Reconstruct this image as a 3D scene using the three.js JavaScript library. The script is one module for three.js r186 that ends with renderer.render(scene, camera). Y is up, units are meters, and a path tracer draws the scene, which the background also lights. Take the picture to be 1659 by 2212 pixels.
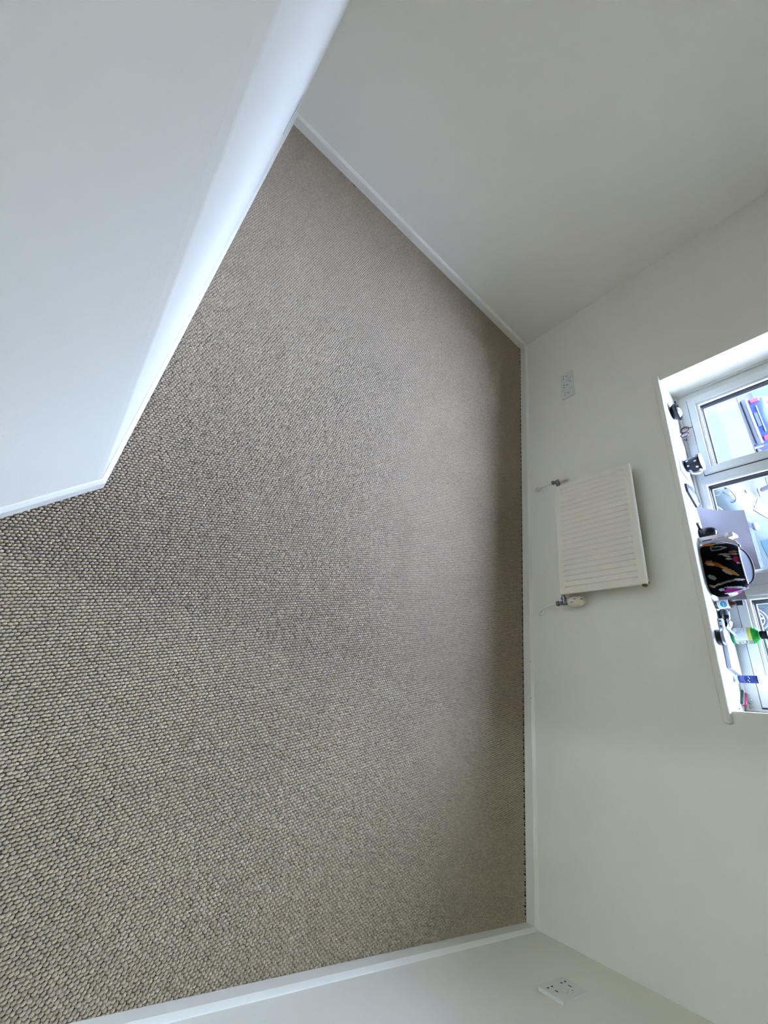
import * as THREE from 'three';
import { RoundedBoxGeometry } from 'three/addons/geometries/RoundedBoxGeometry.js';
import { mergeGeometries, mergeVertices, toCreasedNormals } from 'three/addons/utils/BufferGeometryUtils.js';
import { MarchingCubes } from 'three/addons/objects/MarchingCubes.js';

// ---------------------------------------------------------------- camera, sky, exposure
const scene = new THREE.Scene();
const camera = new THREE.PerspectiveCamera(102.584, 1659 / 2212, 0.02, 200);
{
  // the phone is held sideways: the picture's right is up in the room
  const r = new THREE.Vector3(-0.141721, 0.627319, -0.765758), d = new THREE.Vector3(0.882583, -0.270244, -0.384729), f = new THREE.Vector3(-0.448289, -0.730369, -0.515362);
  const m = new THREE.Matrix4().makeBasis(r, d.clone().negate(), f.clone().negate());
  camera.quaternion.setFromRotationMatrix(m);
  camera.position.set(2.7212, 1.335, 1.9866);
}
const renderer = new THREE.WebGLRenderer({ antialias: true });
renderer.toneMapping = THREE.LinearToneMapping;
renderer.toneMappingExposure = 25.5;
renderer.shadowMap.enabled = true;
{
  // overcast sky: brighter towards the zenith, the same all round
  const W = 64, H = 32, data = new Float32Array(W * H * 4);
  for (let y = 0; y < H; y++) for (let x = 0; x < W; x++) {
    const up = Math.sin(((y + 0.5) / H - 0.5) * Math.PI), l = up > 0 ? 0.10 + 3.0 * Math.pow(up, 1.15) : 0.2, i = (y * W + x) * 4;
    data[i] = 0.735 * l; data[i + 1] = 0.985 * l; data[i + 2] = 1.63 * l; data[i + 3] = 1;
  }
  const t = new THREE.DataTexture(data, W, H, THREE.RGBAFormat, THREE.FloatType);
  t.mapping = THREE.EquirectangularReflectionMapping; t.magFilter = THREE.LinearFilter; t.minFilter = THREE.LinearFilter; t.needsUpdate = true;
  scene.background = t;
  scene.backgroundIntensity = 1.0;
}

// ---------------------------------------------------------------- helpers
let seed = 12345;
const rnd = () => { seed = (seed * 1664525 + 1013904223) >>> 0; return seed / 4294967296; };
const used = new Map();
function numbered(n) { const k = used.get(n) ?? 0; used.set(n, k + 1); return k ? n + '_' + String(k).padStart(3, '0') : n; }
function put(o, parent) { o.castShadow = o.receiveShadow = true; (parent ?? scene).add(o); return o; }
function mesh(name, geo, mat, parent) {
  const list = Array.isArray(geo) ? geo : [geo];
  const g = list.length > 1 ? mergeGeometries(list.map((x) => { const y = x.index ? x.toNonIndexed() : x; for (const k of Object.keys(y.attributes)) if (!['position', 'normal', 'uv'].includes(k)) y.deleteAttribute(k); return y; })) : list[0];
  const o = new THREE.Mesh(g, mat);
  o.name = parent ? name : numbered(name);
  return put(o, parent);
}
function struct(name, geo, mat) { const o = mesh(name, geo, mat); o.userData.kind = 'structure'; return o; }
function tag(o, label, category, group) { o.userData.label = label; o.userData.category = category; if (group) o.userData.group = group; return o; }
function thing(name, label, category, pos = [0, 0, 0], turn = 0, group) {
  const o = new THREE.Group(); o.name = numbered(name); o.position.set(...pos); o.rotation.y = turn; scene.add(o);
  return tag(o, label, category, group);
}
function box(x0, x1, y0, y1, z0, z1) { const g = new THREE.BoxGeometry(x1 - x0, y1 - y0, z1 - z0); g.translate((x0 + x1) / 2, (y0 + y1) / 2, (z0 + z1) / 2); return worldUV(g); }
function rbox(x0, x1, y0, y1, z0, z1, r = 0.003, s = 2) { const g = new RoundedBoxGeometry(x1 - x0, y1 - y0, z1 - z0, s, r); g.translate((x0 + x1) / 2, (y0 + y1) / 2, (z0 + z1) / 2); return g; }
function cyl(r0, r1, h, x, y, z, axis = 'y', seg = 24) {
  const g = new THREE.CylinderGeometry(r1, r0, h, seg);
  if (axis === 'x') g.rotateZ(-Math.PI / 2); if (axis === 'z') g.rotateX(Math.PI / 2);
  g.translate(x, y, z); return g;
}
function lathe(pts, seg = 40) { return new THREE.LatheGeometry(pts.map((p) => new THREE.Vector2(p[0], p[1])), seg); }
function worldUV(g) {
  const p = g.attributes.position, n = g.attributes.normal, uv = new Float32Array(p.count * 2);
  for (let i = 0; i < p.count; i++) {
    const a = Math.abs(n.getX(i)), b = Math.abs(n.getY(i)), c = Math.abs(n.getZ(i));
    const [u, v] = b >= a && b >= c ? [p.getX(i), p.getZ(i)] : a >= c ? [p.getZ(i), p.getY(i)] : [p.getX(i), p.getY(i)];
    uv[2 * i] = u; uv[2 * i + 1] = v;
  }
  g.setAttribute('uv', new THREE.BufferAttribute(uv, 2));
  return g;
}
// a polygon in plan (x, z), pulled up from y0 to y1
function prism(poly, y0, y1) {
  const s = new THREE.Shape(poly.map(([x, z]) => new THREE.Vector2(x, -z)));
  const g = new THREE.ExtrudeGeometry(s, { depth: y1 - y0, bevelEnabled: false });
  g.rotateX(-Math.PI / 2); g.translate(0, y0, 0);
  return worldUV(g);
}
// rings of points joined into a skin, closed round; caps at both ends
function loft(rings, cap0 = true, cap1 = true) {
  const pos = [], uv = [], idx = [], n = rings[0].length;
  rings.forEach((r, i) => { for (let j = 0; j <= n; j++) { pos.push(...r[j % n]); uv.push(j / n, i / (rings.length - 1)); } });
  for (let i = 0; i < rings.length - 1; i++) for (let j = 0; j < n; j++) {
    const a = i * (n + 1) + j, b = a + n + 1;
    idx.push(a, a + 1, b, a + 1, b + 1, b);
  }
  const capRing = (r, flip) => {
    const c = r.reduce((s, p) => [s[0] + p[0] / n, s[1] + p[1] / n, s[2] + p[2] / n], [0, 0, 0]), k = pos.length / 3;
    pos.push(...c); uv.push(0.5, 0.5);
    for (const p of r) { pos.push(...p); uv.push(0.5, 0.5); }
    for (let j = 0; j < n; j++) flip ? idx.push(k, k + 1 + (j + 1) % n, k + 1 + j) : idx.push(k, k + 1 + j, k + 1 + (j + 1) % n);
  };
  if (cap0) capRing(rings[0], true);
  if (cap1) capRing(rings[rings.length - 1], false);
  const g = new THREE.BufferGeometry();
  g.setAttribute('position', new THREE.Float32BufferAttribute(pos, 3));
  g.setAttribute('uv', new THREE.Float32BufferAttribute(uv, 2));
  g.setIndex(idx); g.computeVertexNormals();
  return g;
}
function tube(pts, r, seg = 40, rs = 10) { return new THREE.TubeGeometry(new THREE.CatmullRomCurve3(pts.map((p) => new THREE.Vector3(...p))), seg, r, rs, false); }
function canvasTex(w, h, draw) {
  const c = document.createElement('canvas'); c.width = w; c.height = h;
  draw(c.getContext('2d'), w, h);
  const t = new THREE.CanvasTexture(c); t.colorSpace = THREE.SRGBColorSpace; t.wrapS = t.wrapT = THREE.RepeatWrapping;
  return t;
}
function std(color, roughness = 0.6, more = {}) { return new THREE.MeshStandardMaterial({ color, roughness, ...more }); }
function phys(color, roughness = 0.5, more = {}) { return new THREE.MeshPhysicalMaterial({ color, roughness, ...more }); }

// value noise that tiles, for fine relief
function noiseTex(size, layers, s0) {
  let s = s0; const r = () => { s = (s * 1664525 + 1013904223) >>> 0; return s / 4294967296; };
  const out = new Float32Array(size * size);
  for (const [cells, amp] of layers) {
    const g = Float32Array.from({ length: cells * cells }, r);
    for (let y = 0; y < size; y++) for (let x = 0; x < size; x++) {
      const fx = x / size * cells, fy = y / size * cells, ix = Math.floor(fx), iy = Math.floor(fy), u = fx - ix, v = fy - iy;
      const a = u * u * (3 - 2 * u), b = v * v * (3 - 2 * v), q = (i, j) => g[(j % cells) * cells + (i % cells)];
      out[y * size + x] += amp * ((q(ix, iy) * (1 - a) + q(ix + 1, iy) * a) * (1 - b) + (q(ix, iy + 1) * (1 - a) + q(ix + 1, iy + 1) * a) * b);
    }
  }
  const d = new Uint8Array(size * size * 4); let lo = Infinity, hi = -Infinity;
  for (const v of out) { lo = Math.min(lo, v); hi = Math.max(hi, v); }
  for (let i = 0; i < size * size; i++) { d[4 * i] = d[4 * i + 1] = d[4 * i + 2] = (out[i] - lo) / (hi - lo) * 255; d[4 * i + 3] = 255; }
  const t = new THREE.DataTexture(d, size, size); t.wrapS = t.wrapT = THREE.RepeatWrapping; t.magFilter = THREE.LinearFilter; t.minFilter = THREE.LinearMipmapLinearFilter; t.generateMipmaps = true; t.needsUpdate = true;
  return t;
}
const roller = noiseTex(512, [[200, 0.5], [90, 0.5], [24, 0.5], [6, 0.6]], 7); roller.repeat.set(2, 2);
const grain = noiseTex(256, [[128, 0.6], [50, 0.5], [12, 0.4]], 99); grain.repeat.set(6, 6);

const M = {
  wall: std(new THREE.Color().setRGB(0.90, 0.85, 0.70), 0.62, { bumpMap: roller, bumpScale: 0.0003 }),
  ceiling: std(new THREE.Color().setRGB(0.93, 0.90, 0.82), 0.9),
  gloss: std(new THREE.Color().setRGB(0.86, 0.81, 0.67), 0.4, { bumpMap: grain, bumpScale: 0.00015 }),
  sill: std(new THREE.Color().setRGB(0.74, 0.74, 0.67), 0.45),
  upvc: std(new THREE.Color().setRGB(0.68, 0.67, 0.585), 0.4),
  gasket: std(0x0a0b0d, 0.5),
  spacer: std(0x8d9396, 0.4, { metalness: 0.6 }),
  glass: phys(0xffffff, 0.0, { transmission: 1, ior: 1.5, thickness: 0 }),
  cream: std(new THREE.Color().setRGB(0.87, 0.80, 0.635), 0.45),
  creamPlastic: std(new THREE.Color().setRGB(0.84, 0.76, 0.56), 0.45),
  chrome: std(0x8f9296, 0.25, { metalness: 1 }),
  brass: std(0x8a6a35, 0.35, { metalness: 1 }),
  pipe: std(new THREE.Color().setRGB(0.90, 0.87, 0.76), 0.4),
  socket: std(new THREE.Color().setRGB(0.78, 0.765, 0.69), 0.4),
  hole: std(0x101012, 0.7),
  black: phys(0x030304, 0.55, { specularIntensity: 0.4 }),
  blackGloss: phys(0x030304, 0.28, { specularIntensity: 0.6 }),
  white: std(0xe9ebee, 0.5),
  paper: std(0xe2e6ee, 0.85, { side: THREE.DoubleSide }),
};

// ---------------------------------------------------------------- room: sizes
const XR = 3.3766, ZJ = 2.024, CX = 2.2499, CZ = 2.0229, ST = 0.0107, CEIL = 2.4;
const UX = 0.7208, UZ = 0.6931;                       // direction of the diagonal wall, from the outer corner to the right wall
const DL = (XR - CX) / UX;                            // its length
const SILL = 0.846, WT = 0.29, HEAD = 2.06, HALLZ = 5.3, HALLX = 1.0;
function B(t, out) { return [CX + UX * t - UZ * out, CZ + UZ * t + UX * out]; }           // out > 0: behind the diagonal wall's face
const GROUND = 0.063;
const DOOR0 = 0.30, DOOR1 = 1.12, DOORH = 2.0;

struct('floor', [box(-0.3, XR + 0.3, -0.15, -0.0085, -WT, HALLZ + 0.1)], std(new THREE.Color().setRGB(0.17, 0.15, 0.13), 0.95));
struct('ceiling', [box(-0.3, XR + 0.3, CEIL, CEIL + 0.15, -WT, HALLZ + 0.1)], M.ceiling);
struct('wall_left', [box(-0.25, -ST, 0, CEIL, -WT, ZJ + 0.2)], M.wall);
struct('wall_right', [box(XR + ST, XR + 0.25, 0, CEIL, -WT, HALLZ + 0.1)], M.wall);
{
  // window wall: four blocks round the opening, the reveals a little splayed
  const z0 = -ST, z1 = -WT, L0 = 0.9019, L1 = 0.8915, R0 = 2.5145, R1 = 2.4915;
  struct('wall_front', [
    prism([[-ST - 0.2, z0], [L0, z0], [L1, -0.21], [L1, z1], [-ST - 0.2, z1]], SILL - 0.026, HEAD),
    prism([[R0, z0], [XR + ST + 0.2, z0], [XR + ST + 0.2, z1], [R1, z1], [R1, -0.21]], SILL - 0.026, HEAD),
    box(-ST - 0.2, XR + ST + 0.2, 0, SILL - 0.026, z1, z0),
    box(-ST - 0.2, XR + ST + 0.2, HEAD, CEIL, z1, z0),
  ], M.wall);
}
{
  // wall facing the window, ending at the outer corner; the diagonal wall runs on from it and holds the doorway
  const c = B(0, ST), z = ZJ + ST, r = 0.012, cx = CX - 0.0028;
  const corner = [];
  for (let k = 0; k <= 6; k++) { const a = -Math.PI / 2 + (k / 6) * (Math.PI / 4 + 0.0); corner.push([cx - 0.006 + r * Math.cos(a), z + r + r * Math.sin(a)]); }
  const back = B(0.06, 0.1);
  struct('wall_back', [prism([[-ST - 0.1, z], ...corner, B(0.02, ST), B(0.02, 0.11), [CX - 0.12, z + 0.1], [-ST - 0.1, z + 0.1]], 0, CEIL)], M.wall);
  struct('wall_diagonal', [
    prism([B(0.019, ST), B(DOOR0, ST), B(DOOR0, 0.11), B(0.019, 0.11)], 0, CEIL),
    prism([B(DOOR1, ST), B(DL + 0.03, ST), B(DL + 0.2, 0.11), B(DOOR1, 0.11)], 0, CEIL),
    prism([B(DOOR0, ST), B(DOOR1, ST), B(DOOR1, 0.11), B(DOOR0, 0.11)], DOORH, CEIL),
  ], M.wall);
  struct('wall_hall_left', [box(HALLX - 0.1, HALLX, 0, CEIL, z + 0.05, HALLZ + 0.1)], M.wall);
  struct('wall_hall_back', [box(HALLX - 0.1, XR + 0.2, 0, CEIL, HALLZ, HALLZ + 0.1)], M.wall);
}
// door lining of the doorway behind the photographer
{
  const d = new THREE.Group(); d.name = 'door_1'; d.userData.kind = 'structure'; scene.add(d);
  mesh('door_jamb', prism([B(DOOR0, ST - 0.004), B(DOOR0 + 0.028, ST - 0.004), B(DOOR0 + 0.028, 0.114), B(DOOR0, 0.114)], 0, DOORH - 0.028), M.gloss, d);
  mesh('door_jamb', prism([B(DOOR1 - 0.028, ST - 0.004), B(DOOR1, ST - 0.004), B(DOOR1, 0.114), B(DOOR1 - 0.028, 0.114)], 0, DOORH - 0.028), M.gloss, d);
  mesh('door_head', prism([B(DOOR0, ST - 0.004), B(DOOR1, ST - 0.004), B(DOOR1, 0.114), B(DOOR0, 0.114)], DOORH - 0.028, DOORH), M.gloss, d);
}

// skirting boards: one profile, swept along each wall with mitred ends
const SK = [[0, 0], [0, 0.0405], [-0.0008, 0.0418], [-0.0082, 0.0525], [-0.0092, 0.0535], [-0.0107, 0.054], [-0.0107, 0]];
function skirting(name, a, b, da, db) {
  // a, b: ends of the front line in plan; the room lies on the left of a->b seen from above; da, db: shift along a->b per unit of depth at each end
  const dx = b[0] - a[0], dz = b[1] - a[1], l = Math.hypot(dx, dz), ux = dx / l, uz = dz / l, nx = uz, nz = -ux;   // n points into the room
  const ring = (p, s) => SK.map(([o, y]) => [p[0] + nx * o + ux * s * -o, y, p[1] + nz * o + uz * s * -o]);
  const g = toCreasedNormals(loft([ring(a, da), ring(b, db)]), 0.5);
  return struct(name, worldUV(g), M.gloss);
}
{
  const k = Math.tan(Math.PI / 8) * 0.98;
  skirting('baseboard_left', [0, 0], [0, ZJ], -1, 1);
  skirting('baseboard_front', [XR, 0], [0, 0], -1, 1);
  const front = scene.children[scene.children.length - 1];
  for (const [x, w] of [[2.344, 0.005], [2.518, 0.004]]) mesh('paint_chip', rbox(x - w / 2, x + w / 2, 0.0385, 0.0415, -0.0005, 0.0004, 0.0003), std(0x57534d, 0.8), front);
  skirting('baseboard_right', [XR, B(DL, 0)[1]], [XR, 0], 0, 1);
  skirting('baseboard_back', [0, ZJ], [CX, CZ], -1, -k);
  skirting('baseboard_diagonal', [CX, CZ], B(DOOR0 - 0.0, 0), k, 0);
}

// ---------------------------------------------------------------- carpet: one loop of yarn, repeated
{
  const g = new THREE.SphereGeometry(1, 8, 6, 0, Math.PI * 2, 0, Math.PI * 0.62);
  // rows of loops run at a slight angle to the walls; every second row is shifted by half a loop
  const PX = 0.0083, PZ = 0.0104, TURN = 0.30, ct = Math.cos(TURN), sn = Math.sin(TURN), mats = [], cols = [];
  const m4 = new THREE.Matrix4(), q = new THREE.Quaternion(), e = new THREE.Euler(0, 0, 0, 'YXZ');
  const field = noiseTex(64, [[16, 0.5], [5, 0.5]], 3).image.data;
  for (let i = -120; i < 560; i++) for (let j = -140; j < 420; j++) {
    const a = i * PX + (rnd() - 0.5) * 0.0012, b = (j + (i & 1) * 0.5) * PZ + (rnd() - 0.5) * 0.0022;
    const px = a * ct + b * sn, pz = -a * sn + b * ct;
    if (px < -0.007 || px > XR + 0.007 || pz < -0.007 || pz > (px < CX ? ZJ : CZ + (px - CX) * UZ / UX) + 0.006) continue;
    const h = 0.0072 + rnd() * 0.0016, w = 0.0034 + rnd() * 0.0007, l = 0.0055 + rnd() * 0.0009;
    e.set((rnd() - 0.5) * 0.35, TURN + 0.10 + (rnd() - 0.5) * 0.4, -0.12 + (rnd() - 0.5) * 0.3);
    m4.compose(new THREE.Vector3(px, -0.0074, pz), q.setFromEuler(e), new THREE.Vector3(w, h, l));
    for (const v of m4.elements) mats.push(v);
    const f = field[4 * ((Math.floor(pz * 40) % 64) * 64 + (Math.floor(px * 40) % 64))] / 255;
    const v = 0.86 + 0.16 * rnd() + 0.08 * (f - 0.5), warm = (rnd() - 0.5) * 0.05;
    cols.push(0.485 * v * (1 + warm), 0.382 * v, 0.256 * v * (1 - warm));
  }
  const n = mats.length / 16, o = new THREE.InstancedMesh(g, std(0xffffff, 0.95), n);
  o.instanceMatrix.array.set(mats);
  o.instanceColor = new THREE.InstancedBufferAttribute(new Float32Array(cols), 3);
  o.name = 'carpet_pile'; o.userData.kind = 'stuff';
  tag(o, 'taupe loop pile carpet covering the whole floor', 'carpet');
  put(o);
}

// ---------------------------------------------------------------- window
{
  const W = new THREE.Group(); W.name = 'window_1'; W.userData.kind = 'structure'; scene.add(W);
  const ZF = -0.2108, x0 = 0.8915, x1 = 2.4915, y1 = HEAD;
  const ring = (ax0, ax1, ay0, ay1, w, za, zb, bev = 0.002) => {
    const s = new THREE.Shape([[ax0 + bev, ay0 + bev], [ax1 - bev, ay0 + bev], [ax1 - bev, ay1 - bev], [ax0 + bev, ay1 - bev]].map((p) => new THREE.Vector2(...p)));
    const [l, r, b, t] = Array.isArray(w) ? w : [w, w, w, w];
    s.holes.push(new THREE.Path([[ax0 + l - bev, ay0 + b - bev], [ax0 + l - bev, ay1 - t + bev], [ax1 - r + bev, ay1 - t + bev], [ax1 - r + bev, ay0 + b - bev]].map((p) => new THREE.Vector2(...p))));
    const g = new THREE.ExtrudeGeometry(s, { depth: za - zb - 2 * bev, bevelEnabled: true, bevelThickness: bev, bevelSize: bev, bevelSegments: 2, curveSegments: 1 });
    g.translate(0, 0, zb + bev); return g;
  };
  // outer frame with the two mullions: three openings
  const mA = [1.427, 1.478], mB = [1.944, 2.001];
  mesh('window_frame', [
    ring(x0, x1, SILL, y1, [0.05, 0.05, 0.0505, 0.05], ZF, ZF - 0.07),
    rbox(mA[0], mA[1], SILL + 0.04, y1 - 0.04, ZF - 0.07, ZF, 0.002), rbox(mB[0], mB[1], SILL + 0.04, y1 - 0.04, ZF - 0.07, ZF, 0.002),
  ], M.upvc, W);
  // sealing bead along the foot and the left side of the frame
  mesh('frame_bead', [rbox(x0, x1, SILL, SILL + 0.012, ZF, ZF + 0.014, 0.004), rbox(x0, x0 + 0.010, SILL, y1, ZF, ZF + 0.012, 0.004), rbox(x1 - 0.010, x1, SILL, y1, ZF, ZF + 0.012, 0.004)], M.upvc, W);
  // the dark joint round each opening sash
  for (const [a, b] of [[0.9435, 1.4245], [2.0035, 2.4755]]) {
    mesh('sash_joint', ring(a - 0.0042, b + 0.0042, 0.8943, y1 - 0.0448, 0.012, ZF + 0.0012, ZF - 0.01, 0.0002), M.gasket, W);
    const sash = mesh('sash', ring(a, b, 0.8985, y1 - 0.049, [0.044, 0.032, 0.033, 0.044], ZF + 0.016, ZF - 0.06, 0.003), M.upvc, W);
    mesh('glazing_bead', ring(a + 0.038, b - 0.026, 0.9285, y1 - 0.086, [0.019, 0.017, 0.0165, 0.019], ZF + 0.009, ZF - 0.02, 0.005), M.upvc, sash);
  }
  mesh('glazing_bead', ring(1.466, 1.953, 0.877, y1 - 0.035, [0.0185, 0.0185, 0.0185, 0.018], ZF + 0.006, ZF - 0.02, 0.005), M.upvc, W);
  const panes = [[1.001, 1.3815, 0.9435], [1.4845, 1.9345, 0.8955], [2.0605, 2.4325, 0.9435]];
  for (const [a, b, c] of panes) {
    const gt = y1 - (c < 0.9 ? 0.053 : 0.105);
    mesh('gasket', ring(a - 0.002, b + 0.002, c - 0.002, gt, 0.006, ZF - 0.006, ZF - 0.022, 0.0004), M.gasket, W);
    mesh('spacer_bar', ring(a, b, c, gt, 0.011, ZF - 0.026, ZF - 0.038, 0.0004), M.spacer, W);
    mesh('pane', box(a, b, c, gt, ZF - 0.0245, ZF - 0.0245 + 0.0001), M.glass, W);
  }
  // sill board, and the painted edge board under its front with horns either side
  mesh('window_sill', prism([[0.9019, -ST + 0.0035], [2.5145, -ST + 0.0035], [2.5145, -ST], [2.4915, ZF - 0.02], [0.8915, ZF - 0.02], [0.9019, -ST]], SILL - 0.0255, SILL), M.sill, W);
  mesh('sill_edge', rbox(0.868, 2.556, SILL - 0.029, SILL - 0.0005, -ST - 0.004, -ST + 0.0135, 0.008, 5), M.wall, W);
}

// ---------------------------------------------------------------- radiator
{
  const x0 = 1.3895, x1 = 2.0286, y0 = 0.2546, y1 = 0.6646, zf = 0.0623;
  const t = thing('radiator', 'cream ribbed panel radiator on the wall below the window', 'radiator');
  // front sheet with upright flutes pressed into it
  const nx = 21 * 16, ny = 60, pos = [], idx = [];
  const gx0 = 1.409, gx1 = 2.012, gy0 = 0.287, gy1 = 0.6285, n = 21, pitch = (gx1 - gx0) / n;
  const S = THREE.MathUtils.smoothstep;
  const ys = []; for (let j = 0; j <= 8; j++) ys.push(y0 + (gy0 - 0.008 - y0) * j / 8); for (let j = 1; j <= 16; j++) ys.push(gy0 - 0.008 + 0.024 * j / 16); for (let j = 1; j <= 6; j++) ys.push(gy0 + 0.016 + (gy1 - gy0 - 0.032) * j / 6); for (let j = 1; j <= 16; j++) ys.push(gy1 - 0.016 + 0.024 * j / 16); for (let j = 1; j <= 8; j++) ys.push(gy1 + 0.008 + (y1 - gy1 - 0.008) * j / 8);
  const xs = []; for (let i = 0; i <= 4; i++) xs.push(x0 + (gx0 - x0) * i / 4); for (let i = 1; i <= nx; i++) xs.push(gx0 + (gx1 - gx0) * i / nx); for (let i = 1; i <= 4; i++) xs.push(gx1 + (x1 - gx1) * i / 4);
  for (const y of ys) for (const x of xs) {
    const u = (x - gx0) / pitch, f = u - Math.floor(u), inX = u > 0 && u < n;
    const d = Math.abs(f - 0.5) * pitch;                                    // from the middle of a groove
    const across = inX ? 1 - S(d, 0.003, 0.0068) : 0;
    const along = S(y, gy0 - 0.004, gy0 + 0.006) * (1 - S(y, gy1 - 0.006, gy1 + 0.004));
    const edge = Math.min(S(x, x0, x0 + 0.004), S(-x, -x1, -x1 + 0.004), S(y, y0, y0 + 0.004), S(-y, -y1, -y1 + 0.004));
    const seam = (1 - S(Math.abs(y - (y0 + 0.012)), 0.0005, 0.002)) * 0.0008 + (1 - S(Math.abs(x - (x1 - 0.008)), 0.0005, 0.002)) * 0.0010;
    pos.push(x, y, zf - 0.0068 * across * along - 0.003 * (1 - edge) - seam);
  }
  const w = xs.length;
  for (let j = 0; j < ys.length - 1; j++) for (let i = 0; i < w - 1; i++) { const a = j * w + i; idx.push(a, a + 1, a + w, a + 1, a + w + 1, a + w); }
  const g = new THREE.BufferGeometry(); g.setAttribute('position', new THREE.Float32BufferAttribute(pos, 3)); g.setIndex(idx); g.computeVertexNormals();
  g.setAttribute('uv', new THREE.Float32BufferAttribute(new Float32Array(pos.length / 3 * 2), 2));
  mesh('front_panel', g, M.cream, t);
  mesh('back_panel', rbox(x0 + 0.0004, x1 - 0.0004, y0 + 0.0004, y1 - 0.0004, zf - 0.018, zf - 0.0062, 0.0025), M.cream, t);
  const fins = []; for (let k = 0; k < 20; k++) fins.push(box(x0 + 0.03 + k * 0.029, x0 + 0.032 + k * 0.029, y0 + 0.04, y1 - 0.04, 0.018, zf - 0.017));
  mesh('convector_fins', fins, M.cream, t);
  for (const x of [x0 + 0.12, x1 - 0.12]) mesh('bracket', rbox(x - 0.012, x + 0.012, y0 + 0.05, y1 - 0.05, -ST, 0.024, 0.002), M.cream, t);
  // blanking plug and air bleed at the top right
  mesh('plug', [cyl(0.0115, 0.0115, 0.006, x1 + 0.003, y1 - 0.017, 0.047, 'x', 20), cyl(0.0085, 0.0085, 0.009, x1 + 0.0045, y1 - 0.017, 0.047, 'x', 6)], M.brass, t);
  mesh('bleed_slot', rbox(x1 - 0.010, x1 - 0.002, y1 - 0.004, y1 + 0.0015, 0.045, 0.05, 0.0008), M.hole, t);

  const vz = 0.034;
  // left-hand valve
  const v = thing('radiator_valve', 'small chrome lockshield valve with cream cap at radiator left foot', 'valve', [1.338, 0.232, vz]);
  mesh('valve_body', [cyl(0.0085, 0.0085, 0.03, 0, 0.020, 0), cyl(0.0125, 0.0125, 0.012, 0, 0.003, 0, 'y', 6), cyl(0.0105, 0.0105, 0.012, 0, 0.038, 0), new THREE.SphereGeometry(0.0115, 16, 12).translate(0, 0.034, 0)], M.chrome, v);
  mesh('valve_tail', [cyl(0.0075, 0.0075, 0.06, 0.026, 0.034, 0.004, 'x'), cyl(0.0125, 0.0125, 0.012, 0.022, 0.034, 0.002, 'x', 6)], M.chrome, v);
  mesh('valve_cap', lathe([[0, 0.045], [0.0118, 0.045], [0.0122, 0.05], [0.0108, 0.078], [0.0095, 0.082], [0, 0.083]], 24), M.creamPlastic, v);
  // right-hand thermostatic valve
  const r = thing('thermostatic_valve', 'cream thermostatic valve head on chrome body at radiator right foot', 'valve', [2.0645, 0.226, vz]);
  mesh('valve_body', [cyl(0.0095, 0.0095, 0.06, 0, 0.030, 0), cyl(0.0135, 0.0135, 0.013, 0, 0.003, 0, 'y', 6), cyl(0.013, 0.013, 0.01, 0, 0.052, 0, 'y', 8), new THREE.SphereGeometry(0.013, 16, 12).translate(0, 0.036, 0)], M.chrome, r);
  mesh('valve_tail', [cyl(0.008, 0.008, 0.042, -0.018, 0.036, 0.004, 'x'), cyl(0.0135, 0.0135, 0.012, -0.022, 0.036, 0.002, 'x', 6)], M.chrome, r);
  const head = mesh('valve_head', lathe([[0, 0.06], [0.0155, 0.06], [0.0175, 0.066], [0.0215, 0.072], [0.0225, 0.082], [0.0222, 0.118], [0.0205, 0.127], [0.0165, 0.129], [0.0155, 0.137], [0.0105, 0.141], [0, 0.1415]], 28), M.creamPlastic, r);
  const ribs = []; for (let k = 0; k < 14; k++) { const a = k / 14 * Math.PI * 2; ribs.push(rbox(-0.0014, 0.0014, 0.080, 0.118, 0.0212, 0.0238, 0.0009).rotateY(a)); }
  mesh('grip_ribs', ribs, M.creamPlastic, head);
  mesh('index_mark', [rbox(-0.0013, 0.0013, 0.082, 0.094, 0.0232, 0.0244, 0.0005).rotateY(0.35), rbox(-0.0013, 0.0013, 0.098, 0.108, 0.0232, 0.0244, 0.0005).rotateY(-0.25), rbox(-0.002, 0.002, 0.129, 0.139, 0.0148, 0.0172, 0.0005).rotateY(-0.3)], M.hole, head);
  // feed pipes with their wall collars
  const pipe = (name, label, pts, cx) => {
    const p = thing(name, label, 'pipe');
    mesh('pipe_run', tube(pts, 0.0055, 40, 12), M.pipe, p);
    mesh('collar', lathe([[0.0065, 0.006], [0.012, 0.0055], [0.0185, 0.003], [0.021, 0], [0.0065, 0]], 28).rotateX(Math.PI / 2).translate(cx[0], cx[1], -ST), M.pipe, p);
  };
  pipe('feed_pipe', 'white feed pipe from wall collar to the left radiator valve', [[1.338, 0.232, vz], [1.337, 0.2, 0.031], [1.331, 0.15, 0.018], [1.323, 0.121, 0.006], [1.312, 0.109, -0.02]], [1.312, 0.109]);
  pipe('feed_pipe', 'white feed pipe from wall collar to the right thermostatic valve', [[2.0645, 0.226, vz], [2.065, 0.2, 0.031], [2.071, 0.15, 0.018], [2.077, 0.121, 0.006], [2.085, 0.108, -0.02]], [2.085, 0.108]);
}

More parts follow.
